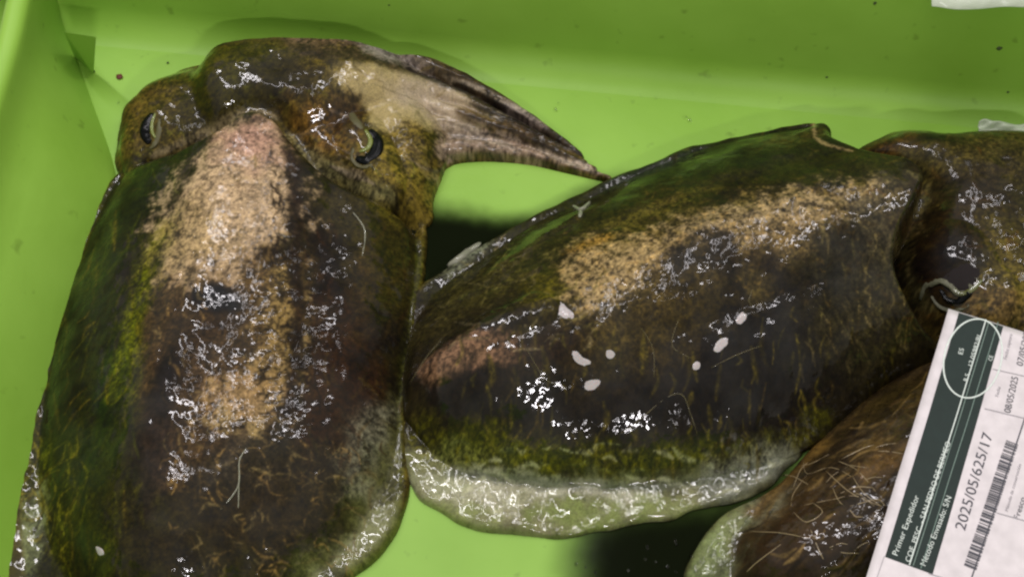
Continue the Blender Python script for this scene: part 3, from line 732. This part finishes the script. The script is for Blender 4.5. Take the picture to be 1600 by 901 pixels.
B.patch([(660, 575), (690, 545), (760, 515), (800, 520), (830, 540), (790, 570), (720, 588), (676, 590)], c(104, 80, 62), 9, 12, 0.012, 0.9, 126)
B.blob(840, 545, 50, 24, -10, c(46, 32, 20), 0.8, 0.5, 0.012, 0.8, 127)
# olive strip above the fin, then the pale fin
B.patch([(650, 668), (760, 672), (900, 690), (1050, 700), (1180, 690), (1290, 640), (1250, 720), (1100, 740), (900, 745), (740, 735), (655, 715)], c(74, 72, 22), 13, 16, 0.012, 0.9, 128)
B.patch([(634, 700), (700, 728), (850, 745), (1000, 745), (1100, 735), (1200, 712), (1250, 700), (1215, 770), (1100, 805), (900, 845), (700, 825), (630, 760)], c(92, 92, 66), 10, 12, 0.012, 0.92, 129, sheen=0.25)
B.patch([(648, 770), (690, 745), (790, 752), (900, 775), (1050, 775), (1130, 765), (1090, 800), (900, 838), (720, 818), (655, 790)], c(118, 116, 90), 16, 22, 0.010, 0.65, 130, sheen=0.35)
for i_, (x_, y_, a_, b_, cc) in enumerate([(900, 802, 70, 18, c(104, 116, 62)), (1020, 786, 60, 14, c(110, 120, 70)), (760, 768, 60, 18, c(170, 168, 148)), (690, 758, 34, 16, c(150, 152, 124)), (860, 764, 34, 10, c(168, 166, 148)), (960, 772, 40, 10, c(160, 158, 142)), (720, 800, 50, 14, c(122, 130, 84))]):  # whitish blobs paint the fin's silvery highlight; green ones are its own tint
    B.blob(x_, y_, a_, b_, 6, cc, 0.8, 0.7, 0.009, 0.7, 330 + i_, sheen=0.3)
B.blob(1170, 740, 70, 26, -20, c(104, 106, 96), 0.7, 0.5, 0.012, 0.8, 131)
B.blob(690, 720, 60, 16, 8, c(110, 112, 66), 0.8, 0.5, 0.012, 0.5, 131)
B.stroke([(700, 738), (800, 748), (900, 758), (1000, 760), (1100, 752), (1200, 728)], 7, c(78, 82, 66), 0.9, 0.5, 0.01, 0.8, 132)
# thin upright olive streaks on the flank
rs = random.Random(5)
for i in range(46):
    x = rs.uniform(700, 1400); y = rs.uniform(500, 700)
    if y > 720 - (x - 1150) * 0.5 and x > 1150: continue
    l = rs.uniform(18, 60)
    B.stroke([(x, y), (x + rs.uniform(-5, 8), y + l / 2), (x + rs.uniform(-10, 10), y + l)], rs.uniform(2.0, 4.2), c(84, 74, 30), 0.9, 0.4, 0.006, rs.uniform(0.25, 0.7), 200 + i, 0.5)
# head of the second one
hm = sstep(0.002, -0.003, sdb)
B.mix(hm * 0.95, c(74, 66, 32)); B.mix(hm * sstep(0.1, 0.7, n1) * 0.7, c(54, 50, 24)); B.mix(hm * sstep(0.1, 0.8, n2) * 0.5, c(52, 40, 22))
B.blob(1400, 222, 46, 20, -10, c(88, 56, 26), 0.8, 0.5, 0.012, 0.7, 140)
B.blob(1460, 215, 36, 16, 4, c(28, 30, 14), 0.7, 0.5, 0.012, 0.85, 141)
B.blob(1540, 245, 60, 40, 0, c(72, 62, 34), 0.8, 0.5, 0.015, 0.6, 142)
B.blob(1510, 300, 60, 40, 0, c(46, 34, 24), 0.8, 0.5, 0.015, 0.7, 143)
B.blob(1475, 400, 72, 76, 20, c(48, 32, 15), 0.5, 0.3, 0.015, 0.9, 144)
B.blob(1510, 408, 44, 34, 30, c(18, 12, 13), 0.6, 0.4, 0.012, 0.95, 145)
B.blob(1430, 430, 20, 50, -20, c(28, 20, 14), 0.7, 0.4, 0.012, 0.9, 146)
B.blob(1570, 420, 40, 60, 0, c(92, 80, 38), 0.8, 0.5, 0.015, 0.8, 147)
B.blob(1560, 480, 60, 20, 10, c(104, 84, 54), 0.8, 0.5, 0.015, 0.8, 148)
B.stroke([(1420, 268), (1446, 292), (1436, 332), (1416, 372), (1412, 410), (1430, 452), (1462, 490)], 9, c(88, 82, 52), 0.95, 0.5, 0.012, 0.55, 149, 0.6)
B.stroke([(1270, 192), (1276, 215), (1300, 228), (1330, 236)], 5, c(120, 104, 74), 0.8, 0.4, 0.01, 0.75, 150, 0.4)
B.hairs(200, (880, 290, 1400, 480), -20, 60, (5, 18), (1.4, 3), [c(64, 50, 26), c(50, 38, 20), c(84, 68, 36)], (0.25, 0.7), 401)
B.hairs(150, (700, 480, 1420, 720), 88, 22, (14, 60), (1.3, 3.2), [c(98, 86, 38), c(84, 76, 34), c(90, 74, 38), c(18, 13, 10), c(18, 13, 10)], (0.2, 0.65), 402, lambda x, y: x < 1180 or y < 720 - (x - 1180) * 0.55)
B.hairs(110, (650, 380, 950, 560), -35, 40, (14, 50), (1.5, 3.5), [c(96, 88, 52), c(40, 36, 14), c(78, 72, 30), c(110, 100, 76)], (0.15, 0.55), 403)
B.hairs(90, (960, 220, 1400, 330), -12, 40, (8, 34), (1.5, 4), [c(72, 66, 28), c(30, 32, 14), c(84, 68, 34)], (0.15, 0.5), 404)
B.hairs(110, (1250, 300, 1440, 560), 80, 30, (14, 50), (1.4, 3.2), [c(86, 78, 46), c(38, 32, 18), c(98, 86, 56)], (0.15, 0.5), 405)
B.hairs(100, (1350, 200, 1600, 500), 30, 80, (8, 34), (1.5, 4), [c(92, 80, 40), c(36, 26, 16), c(84, 56, 26)], (0.15, 0.5), 406)
B.hairs(90, (640, 690, 1220, 830), 4, 25, (10, 50), (1.4, 4), [c(130, 134, 104), c(88, 92, 58), c(160, 160, 132)], (0.15, 0.5), 407)
B.hairs(90, (650, 655, 1200, 730), 90, 30, (8, 26), (1.4, 3.5), [c(96, 90, 26), c(50, 46, 16), c(36, 26, 14)], (0.2, 0.6), 408)
f = 1 + 0.30 * n2 + 0.45 * n3 + 0.32 * fbm(X, Y, 0.0014, 157, 2, 0.6)
f = 1 + (f - 1) * (1 - np.clip(B.G * 3, 0, 0.7))
B.C *= np.clip(f, 0.35, 1.9)[..., None]
B.mix(sstep(0.4, 0.72, fbm(X, Y, 0.0022, 177, 2, 0.5)) * 0.45 * (1 - np.clip(B.G * 3, 0, 1)), c(32, 25, 13))
on = np.clip(B.Z / 0.02, 0, 1)
B.Z += on * (0.0008 * fbm(X, Y, 0.016, 191, 2, 0.5) + 0.00018 * fbm(X, Y, 0.0046, 195, 2, 0.5) + 0.00004 * n3)
cutB = empty('cuttlefish')
tag(cutB, 'middle dark brown cuttlefish lying crosswise with golden tan band and small white spots', 'cuttlefish', 'cuttlefish in the crate')
B.deepen(); B.build('body', SKIN, cutB)
# eye: folded grey lids round a dark curved pupil
eB = pad('eye', B, [(1450, 446), (1470, 425), (1500, 405), (1535, 408), (1545, 432), (1520, 462), (1488, 474), (1460, 466)], 0.0003, plain('eyeball_brown', srgb(20, 12, 12), 0.95, 0.0), cutB)
strand('eyelid', B, [(1440, 468), (1450, 446), (1470, 436), (1488, 444), (1500, 455), (1518, 448), (1532, 430), (1546, 420)], 9, M_LIDP, eB, -0.0006, 0.3, 6)
strand('iris', B, [(1486, 448), (1502, 459), (1520, 452), (1534, 438)], 4, plain('iris_olive', srgb(84, 88, 44), 0.3, 0.7), eB, 0.0008, 0.3)
strand('pupil', B, [(1470, 452), (1480, 466), (1495, 470), (1508, 464), (1517, 456)], 7.0, M_PUPIL, eB, 0.0006, 0.3)
strand('eyelid', B, [(1456, 462), (1470, 478), (1492, 484), (1514, 476)], 6, M_LID, eB, 0.0, 0.3)
# white spots
for px in ([(870, 474), (878, 470), (888, 480), (900, 490), (900, 502), (884, 503), (870, 494)],
           [(888, 545), (900, 546), (912, 558), (928, 565), (926, 573), (908, 574), (892, 562)],
           [(945, 546), (956, 545), (964, 554), (956, 563), (946, 560)],
           [(910, 596), (926, 590), (942, 592), (940, 602), (924, 613), (910, 610)],
           [(1150, 494), (1160, 484), (1169, 490), (1168, 500), (1156, 511), (1146, 505)],
           [(1112, 544), (1124, 526), (1142, 524), (1140, 538), (1122, 554), (1112, 553)],
           [(1080, 570), (1088, 562), (1096, 566), (1094, 578), (1082, 580)]):
    m_ = np.mean(px, 0); px = [tuple(m_ + (np.array(q) - m_) * 1.18) for q in px]
    pad('white_spot', B, px, 0.0002, M_FLAKE, cutB)
strand('slime_thread', B, [(895, 322), (908, 328), (922, 316)], 4, M_MUCUSW, cutB, 0.0004)
strand('slime_thread', B, [(908, 328), (906, 340)], 4, M_MUCUSW, cutB, 0.0004)
strand('slime_thread', B, [(700, 416), (730, 396), (752, 380)], 7, M_MUCUSW, cutB, 0.0002)
for px in ([(965, 680), (1000, 655), (1040, 622), (1066, 617), (1080, 650), (1090, 680)], [(1110, 575), (1150, 555), (1190, 540)], [(1060, 500), (1050, 540), (1080, 560)],
           [(820, 540), (850, 590), (870, 600)], [(640, 600), (665, 560), (690, 530)], [(1176, 452), (1170, 470), (1176, 480)], [(1000, 510), (1020, 545), (1022, 590)]):
    strand('slime_thread', B, px, 1.0, M_MUCUSB, cutB, 0.0003)

# ================================================================== third cuttlefish, lower right under the label
K = Skin(0.085, 0.385, -0.250, 0.005)
kout = [(1150, 930), (1072, 905), (1090, 850), (1130, 800), (1190, 770), (1225, 745), (1272, 692), (1332, 635), (1402, 585), (1480, 548), (1600, 520), (1720, 560), (1760, 700), (1740, 900), (1600, 1010), (1300, 1020)]
kdome = [(1156, 930), (1150, 850), (1176, 800), (1225, 748), (1275, 696), (1335, 640), (1405, 592), (1490, 556), (1600, 540), (1700, 580), (1740, 700), (1720, 900), (1580, 1000), (1300, 1000)]
K.add(K.dome(K.sdf(K.pts(kout, 0.008)), 0.010, 0.008))
kd = K.dome(K.sdf(K.pts(kdome, 0.014)), 0.058, 0.075, 0.6)
kd = np.where(kd > 0, blur(np.maximum(kd, 0), 9), kd)
K.add(kd, 0.004)
X, Y = K.X, K.Y
n1 = fbm(X, Y, 0.030, 211, 5, 0.55); n2 = fbm(X, Y, 0.008, 231, 4, 0.6); n3 = fbm(X, Y, 0.0025, 251, 3, 0.6)
u = X * 0.8 + Y * 0.6; v = -X * 0.6 + Y * 0.8
wav = fbm(u * 0.35 + 0.12 * n1 * 0.03, v * 1.5 + n1 * 0.004, 0.009, 271, 4, 0.6)
K.C[:] = c(72, 58, 36)
K.mix(sstep(0.0, 0.7, wav) * 0.8, c(38, 26, 16)); K.mix(sstep(0.15, 0.8, -wav) * 0.7, c(98, 80, 48))
K.patch([(1070, 910), (1090, 850), (1135, 798), (1195, 772), (1185, 800), (1150, 850), (1140, 920)], c(108, 118, 80), 9, 6, 0.01, 0.92, 202, sheen=0.3)
K.blob(1190, 790, 30, 22, -40, c(120, 126, 106), 0.8, 0.4, 0.01, 0.8, 203)
K.blob(1380, 725, 40, 16, -25, c(104, 80, 50), 0.8, 0.6, 0.010, 0.7, 204)
K.stroke([(1180, 800), (1240, 740), (1290, 690)], 10, c(100, 78, 42), 0.9, 0.5, 0.01, 0.8, 205)
K.blob(1300, 860, 120, 50, -10, c(40, 28, 20), 0.7, 0.5, 0.015, 0.85, 206)
K.blob(1230, 820, 60, 50, 0, c(70, 50, 26), 0.8, 0.5, 0.015, 0.6, 207)
K.blob(1400, 620, 80, 26, -35, c(70, 58, 26), 0.8, 0.5, 0.015, 0.7, 208)
K.hairs(230, (1150, 560, 1500, 900), -38, 28, (16, 60), (1.4, 3.6), [c(106, 88, 54), c(38, 27, 17), c(84, 66, 38), c(28, 20, 14), c(120, 100, 66)], (0.2, 0.65), 501, None, 10, 0.0003)
f = 1 + 0.25 * n2 + 0.22 * n3
K.C *= np.clip(f, 0.45, 1.7)[..., None]
on = np.clip(K.Z / 0.02, 0, 1)
K.Z += on * (0.0012 * fbm(X, Y, 0.016, 291, 3, 0.5) + 0.0005 * wav + 0.0003 * fbm(X, Y, 0.0042, 295, 2, 0.6))
cutK = empty('cuttlefish')
tag(cutK, 'brown cuttlefish at lower right covered in stringy slime, partly under the paper label', 'cuttlefish', 'cuttlefish in the crate')
K.deepen(); K.build('body', SKIN, cutK)
rs = random.Random(9)
TH = [[(1255, 720), (1262, 740), (1300, 730), (1340, 750)], [(1240, 760), (1250, 735), (1262, 722)], [(1262, 740), (1240, 770), (1236, 790)], [(1290, 735), (1330, 770), (1375, 790)],
      [(1250, 790), (1300, 780), (1340, 775), (1380, 800)], [(1240, 800), (1260, 815), (1285, 800), (1270, 785)], [(1300, 760), (1320, 790), (1370, 780), (1385, 795)],
      [(1170, 830), (1220, 832), (1260, 840)], [(1262, 815), (1280, 860), (1296, 890)], [(1330, 740), (1350, 770), (1390, 800)], [(1220, 850), (1180, 880), (1160, 901)], [(1310, 720), (1340, 735), (1370, 770)]]
for i in range(16):
    x, y = rs.uniform(1200, 1390), rs.uniform(690, 870); a = rs.uniform(-0.9, 0.9); l = rs.uniform(20, 55)
    TH.append([(x, y), (x + l * math.cos(a) * 0.5 + rs.uniform(-6, 6), y + l * math.sin(a) * 0.5 + rs.uniform(-6, 6)), (x + l * math.cos(a), y + l * math.sin(a))])
for px in TH:
    strand('slime_thread', K, px, rs.uniform(0.55, 1.0), M_MUCUS, cutK, 0.0002)

# ================================================================== paper label
TL = at(1482, 482, 0.066); BL = at(1354, 901, 0.074); TR = at(1600, 507, 0.068)
eu = (BL - TL); Lu = np.linalg.norm(eu); eu = eu / Lu
ev = TR - TL; ev = ev - eu * (ev @ eu); ev = ev / np.linalg.norm(ev)
en = np.cross(eu, ev); en = -en if en[2] < 0 else en
LH, LW = 0.215, 0.135
def lab(a, b, lift=0.0):
    """point of the sheet: a down its long side, b across (metres); the sheet sags a little"""
    sag = 0.0026 * math.sin(a / LH * math.pi * 1.6) + 0.004 * (b / LW) ** 2 + 0.0007 * math.sin(a * 95 + b * 40)
    return TL + eu * a + ev * b + en * (sag + lift)
def lpx(px, py):
    """photo pixel -> (a, b) on the flat sheet"""
    d = ray(px, py); t = ((TL - CAMLOC) @ en) / (d @ en); p = CAMLOC + d * t - TL
    return float(p @ eu), float(p @ ev)
label = empty('paper_label', tuple(TL.tolist()))
linv = Matrix.Translation(-label.location)
tag(label, 'white and dark green printed paper label with barcode lying at right', 'label')
def lpart(o): o.parent = label; o.matrix_parent_inverse = linv; return o
na, nb = 44, 28; v = []; f = []
for s in (0.0, -0.0004):
    for i in range(na + 1):
        for j in range(nb + 1): v.append(lab(LH * i / na, LW * j / nb, s))
o1 = (na + 1) * (nb + 1)
for i in range(na):
    for j in range(nb):
        a = i * (nb + 1) + j; f.append((a, a + nb + 1, a + nb + 2, a + 1)); f.append((o1 + a, o1 + a + 1, o1 + a + nb + 2, o1 + a + nb + 1))
edge = [i * (nb + 1) for i in range(na + 1)] + [na * (nb + 1) + j for j in range(1, nb + 1)] + [i * (nb + 1) + nb for i in range(na - 1, -1, -1)] + [j for j in range(nb - 1, 0, -1)]
for k in range(len(edge)):
    a, b = edge[k], edge[(k + 1) % len(edge)]; f.append((a, o1 + a, o1 + b, b))
lpart(link('sheet', v, f, M_PAPER))
def lquad(name, ab, mat, lift, n=24):
    """printed quadrilateral given its four corners (a,b), subdivided so it follows the sheet"""
    p = [np.array(q) for q in ab]; v = []; f = []
    for i in range(n + 1):
        for j in range(5):
            s, t = i / n, j / 4; q = (p[0] * (1 - s) + p[3] * s) * (1 - t) + (p[1] * (1 - s) + p[2] * s) * t
            v.append(lab(q[0], q[1], lift))
    for i in range(n):
        for j in range(4):
            a = i * 5 + j; f.append((a, a + 5, a + 6, a + 1))
    return lpart(link(name, v, f, mat))
def lline(name, p0, p1, w, mat, lift):
    a = np.array(lpx(*p0)); b = np.array(lpx(*p1)); d = b - a; d = d / np.linalg.norm(d); n = np.array([-d[1], d[0]]) * w * MPP / 2
    return lquad(name, [a - n, a + n, b + n, b - n], mat, lift)
pan = [lpx(1499, 489), lpx(1574, 505), lpx(1453, 893), lpx(1383, 866)]
# square the panel to the sheet
b0 = (pan[0][1] + pan[3][1]) / 2; b1 = (pan[1][1] + pan[2][1]) / 2; a0 = pan[0][0]; a1 = (pan[2][0] + pan[3][0]) / 2
lquad('green_panel', [(a0, b0), (a0, b1), (a1, b1), (a1, b0)], M_GREENP, 0.00015)
ca, cb = lpx(1519, 561)
v = []; f = []; n = 72
for k in range(n):
    t = 2 * math.pi * k / n
    for s in (-0.0005, 0.0005): v.append(lab(ca + (0.0285 + s) * math.cos(t), cb + (0.0164 + s) * math.sin(t), 0.0003))
for k in range(n): f.append((2 * k, 2 * k + 1, (2 * k + 3) % (2 * n), (2 * k + 2) % (2 * n)))
lpart(link('oval_mark', v, f, M_WHITEP))
lline('printed_line', (1540, 500), (1422, 880), 1.6, M_WHITEP, 0.0003)
lline('printed_line', (1545, 502), (1428, 881), 0.9, plain('label_faint', srgb(120, 140, 130), 0.6), 0.00031)
lline('printed_line', (1559, 504), (1440, 885), 1.0, plain('label_faint', srgb(112, 134, 124), 0.6), 0.0003)
def ltext(txt, p0, p1, h, mat, lift=0.0003, font_x=1.0):
    """print txt from photo pixel p0 to p1 (baseline), letter height h px"""
    a = np.array(lpx(*p0)); b = np.array(lpx(*p1)); L_ = np.linalg.norm(b - a); d = (b - a) / L_; up = np.array([-d[1], d[0]])
    if up[1] > 0: up = -up                      # letters stand towards the sheet's left edge
    cu = bpy.data.curves.new('print', 'FONT'); cu.body = txt; cu.size = 1.0; cu.resolution_u = 3
    to = bpy.data.objects.new('print', cu); COL.objects.link(to)
    dg = bpy.context.evaluated_depsgraph_get(); me = bpy.data.meshes.new_from_object(to.evaluated_get(dg))
    co = np.array([vv.co[:] for vv in me.vertices]); w = co[:, 0].max() - co[:, 0].min(); x0 = co[:, 0].min()
    for i, vv in enumerate(me.vertices):
        q = a + d * ((co[i, 0] - x0) / w * L_) + up * (co[i, 1] / 0.73 * h * MPP)
        vv.co = lab(q[0], q[1], lift).tolist()
    me.update(); bpy.data.objects.remove(to)
    me.materials.clear(); me.materials.append(mat)
    o = bpy.data.objects.new('printed_text', me); COL.objects.link(o); return lpart(o)
ltext('Primer Expedidor', (1403, 866), (1436, 776), 8, M_WHITEP)
ltext('COF. PESC. - SAN PEDRO DE BERMEO', (1423, 876), (1484, 694), 7.5, M_WHITEP)
ltext('M\u00e9todo Envasado: S/N', (1447, 882), (1486, 778), 8, M_WHITEP)
ltext('ES', (1503, 556), (1505, 547), 7, M_WHITEP)
ltext('12.05982/BI', (1518, 574), (1532, 527), 6.5, M_WHITEP)
ltext('R.S.', (1510, 598), (1514, 585), 6, M_WHITEP)
ltext('CE', (1549, 566), (1551, 558), 6, M_WHITEP)
ltext('2025/05/625/17', (1507, 830), (1549, 683), 15, M_INKP)
ltext('08/05/2025', (1576, 650), (1590, 592), 10, M_INKP)
ltext('07/05/2025', (1597, 574), (1610, 516), 10, M_INKP)
ltext('Fecha', (1558, 623), (1562, 607), 5, M_INKG)
ltext('Fecha captura', (1572, 563), (1581, 524), 5, M_INKG)
ltext('Fresco', (1590, 814), (1600, 781), 8, M_INKP)
ltext('M\u00e9todo de conservaci\u00f3n', (1573, 801), (1594, 728), 4.5, M_INKG)
lline('printed_line', (1519, 901), (1604, 640), 1.8, M_INKP, 0.0003)
lline('printed_line', (1550, 578), (1640, 599), 1.2, M_INKG, 0.0003)
lline('printed_line', (1536, 642), (1606, 660), 1.2, M_INKG, 0.0003)
lline('printed_line', (1556, 803), (1640, 828), 1.2, M_INKG, 0.0003)
lline('printed_line', (1452, 893), (1530, 918), 1.2, M_INKG, 0.0003)
lline('printed_line', (1383, 866), (1371, 901), 0.8, M_INKG, 0.0003)
# barcode
p0 = np.array(lpx(1507, 881)); p1 = np.array(lpx(1572, 685)); rr = random.Random(17)
d = (p1 - p0); LB = np.linalg.norm(d); d = d / LB; side = np.array([-d[1], d[0]]); side = side if side[1] > 0 else -side
bw = 17 * MPP; s = 0.0
while s < LB - 0.002:
    w = rr.choice([0.0005, 0.0005, 0.0010, 0.0015])
    a = p0 + d * s; b = p0 + d * (s + w)
    lquad('barcode_bar', [a, a + side * bw, b + side * bw, b], M_INKP, 0.0003, 2)
    s += w + rr.choice([0.0004, 0.0006, 0.0011])

# ================================================================== plastic bags, ink and water, bits of dirt
bag_m, N_, L_, B_ = new_mat('clear_bag')
B_.inputs['Base Color'].default_value = (*srgb(214, 220, 206), 1); B_.inputs['Roughness'].default_value = 0.25; B_.inputs['Alpha'].default_value = 0.55
tcb = N_.new('ShaderNodeTexCoord'); nb_ = N_.new('ShaderNodeTexNoise'); nb_.inputs['Scale'].default_value = 60; L_.new(tcb.outputs['Object'], nb_.inputs['Vector'])
bb = N_.new('ShaderNodeBump'); bb.inputs['Distance'].default_value = 0.003; L_.new(nb_.outputs[0], bb.inputs['Height']); L_.new(bb.outputs[0], B_.inputs['Normal'])
def bag(name, edge_px, z_edge, z_top, rise, label_):
    """soft crumpled sheet: lower hem along a photo line, running back and up"""
    P = spline(edge_px, 6, False); rows = []
    rs_ = np.random.RandomState(3)
    for k in range(14):
        s = k / 13; row = []
        for i, (x, y) in enumerate(P):
            p = at(x, y, z_edge); wob = 0.0015 * math.sin(i * 0.5 + k * 0.5) + 0.0007 * math.sin(i * 1.1 - k)
            row.append(p + np.array([0, rise * s, (z_top - z_edge) * math.sin(s * math.pi * 0.5) + wob * (0.3 + s)]))
        rows.append(row)
    o = loft(name, rows, bag_m, None); sm = o.modifiers.new('thick', 'SOLIDIFY'); sm.thickness = 0.0006
    tag(o, label_, 'plastic bag'); return o
bag('plastic_bag', [(1456, 10), (1500, 15), (1560, 11), (1620, 12), (1690, 12)], 0.118, 0.135, 0.10, 'clear plastic bag hanging over the crate rim at top right')
bag('plastic_bag', [(1528, 212), (1560, 212), (1600, 216), (1640, 226), (1690, 244)], 0.004, 0.010, 0.008, 'crumpled pale plastic bag on the crate floor behind the right cuttlefish head')

INK = plain('squid_ink', srgb(10, 12, 10), 0.06, 0.6)
def puddle(name, px, depth, mat, label_, cat='puddle', n=6):
    o = pad(name, None, px, depth, mat, None, n, 7, 0.0012); tag(o, label_, cat); return o
def ink_shade_mat():
    m, N, L, Bn = new_mat('ink_water_shade')
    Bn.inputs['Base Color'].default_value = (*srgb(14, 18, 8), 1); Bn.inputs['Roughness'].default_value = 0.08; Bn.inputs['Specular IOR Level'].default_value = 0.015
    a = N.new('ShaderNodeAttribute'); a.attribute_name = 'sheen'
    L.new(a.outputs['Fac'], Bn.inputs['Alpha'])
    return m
INK_SHADE = ink_shade_mat()
def ink_shade(px, label_, soft, strong=0.97, rag=10, seed=5):
    """thin film of inky water and painted contact shade; it grows clearer towards its rim"""
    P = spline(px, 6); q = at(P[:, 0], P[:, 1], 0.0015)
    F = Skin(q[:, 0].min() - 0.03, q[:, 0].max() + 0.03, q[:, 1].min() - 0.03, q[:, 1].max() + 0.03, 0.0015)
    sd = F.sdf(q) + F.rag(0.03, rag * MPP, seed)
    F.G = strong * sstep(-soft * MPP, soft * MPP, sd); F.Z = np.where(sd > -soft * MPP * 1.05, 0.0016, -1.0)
    o = F.build('ink_and_shade', INK_SHADE, None); tag(o, label_, 'puddle'); return o  # besides ink, the dark film paints contact shade under and between the animals
ink_shade([(905, 850), (930, 815), (1000, 780), (1150, 760), (1260, 690), (1220, 780), (1130, 900), (1060, 980), (940, 980), (905, 920)], 'black inky water and painted shade below the middle cuttlefish', 60)
ink_shade([(640, 330), (700, 325), (800, 345), (880, 325), (925, 295), (990, 290), (960, 360), (800, 440), (680, 480), (630, 420)], 'dark inky water and painted shade between the left head and the middle cuttlefish', 34, 0.95)
def droplet(px, py, r, label_=None):
    return [at(px, py, 0.0), r * MPP]
bm = bmesh.new()
rs = random.Random(3)
for (x, y) in [(1073, 183), (1078, 187), (872, 160), (868, 170), (930, 893), (900, 880), (915, 885), (185, 160), (845, 248), (820, 252), (838, 252), (735, 250)] + [(rs.uniform(980, 1100), rs.uniform(840, 900)) for _ in range(10)]:
    p = at(x, y, 0.0018); r = rs.uniform(1.0, 2.8) * MPP
    bmesh.ops.create_uvsphere(bm, u_segments=10, v_segments=6, radius=r, matrix=Matrix.Translation(p.tolist()) @ Matrix.Diagonal((1, rs.uniform(0.7, 1.6), 0.35, 1)))
me = bpy.data.meshes.new('water_droplets'); bm.to_mesh(me); bm.free()
for p_ in me.polygons: p_.use_smooth = True
wm, N_, L_, B_ = new_mat('water'); B_.inputs['Roughness'].default_value = 0.02; B_.inputs['IOR'].default_value = 1.33; B_.inputs['Transmission Weight'].default_value = 1.0
me.materials.append(wm)
dro = bpy.data.objects.new('water_droplets', me); COL.objects.link(dro)
dro['kind'] = 'stuff'; tag(dro, 'small clear water droplets scattered on the green crate floor', 'water')

def crumb(px, py, r, mat, z, label_):
    bm = bmesh.new(); bmesh.ops.create_icosphere(bm, subdivisions=2, radius=r * MPP); rg = random.Random(int(px))
    for v_ in bm.verts: v_.co *= rg.uniform(0.7, 1.25); v_.co.z *= 0.5
    me = bpy.data.meshes.new('dirt_speck'); bm.to_mesh(me); bm.free(); me.materials.append(mat)
    o = bpy.data.objects.new('dirt_speck', me); COL.objects.link(o); o.location = at(px, py, z).tolist(); tag(o, label_, 'dirt'); return o
crumb(187, 120, 5.5, M_DIRT, 0.001, 'dark red crumb on the crate floor near the left corner')
crumb(146, 112, 2.6, M_PUPIL, 0.001, 'tiny black speck beside the corner gusset')
crumb(262, 98, 2.0, M_DIRTB, 0.001, 'tiny olive speck on the floor above the left head')

# specks stuck to the far wall
PRF = wall_profile()[1:13]
def on_wall(px, py):
    for z in np.linspace(0.15, 0.0, 400):
        p = at(px, py, z); e = float((p - CORN) @ out); a = np.interp(z, [q[1] for q in PRF], [q[0] for q in PRF])
        if e <= a: continue
        return p
    return at(px, py, 0.0)
for (x, y, r, t) in [(1367, 5, 3.2, 'dark speck on the far wall near the top edge left of the hanging bag'), (1562, 75, 5.0, 'smeared dark fleck on the far wall under the hanging bag'), (1292, 121, 2.4, 'small dark fleck on the far wall above the middle cuttlefish fin corner'),
                     (1575, 144, 2.6, 'small dark fleck on the far wall above the right cuttlefish head'), (608, 8, 2.4, 'tiny dark fleck on the far wall above the left cuttlefish arms')]:
    p = on_wall(x, y); o = crumb(x, y, r, M_DIRTB, 0.0, t); o.location = p.tolist(); o.rotation_euler = (math.radians(70), 0, 0)
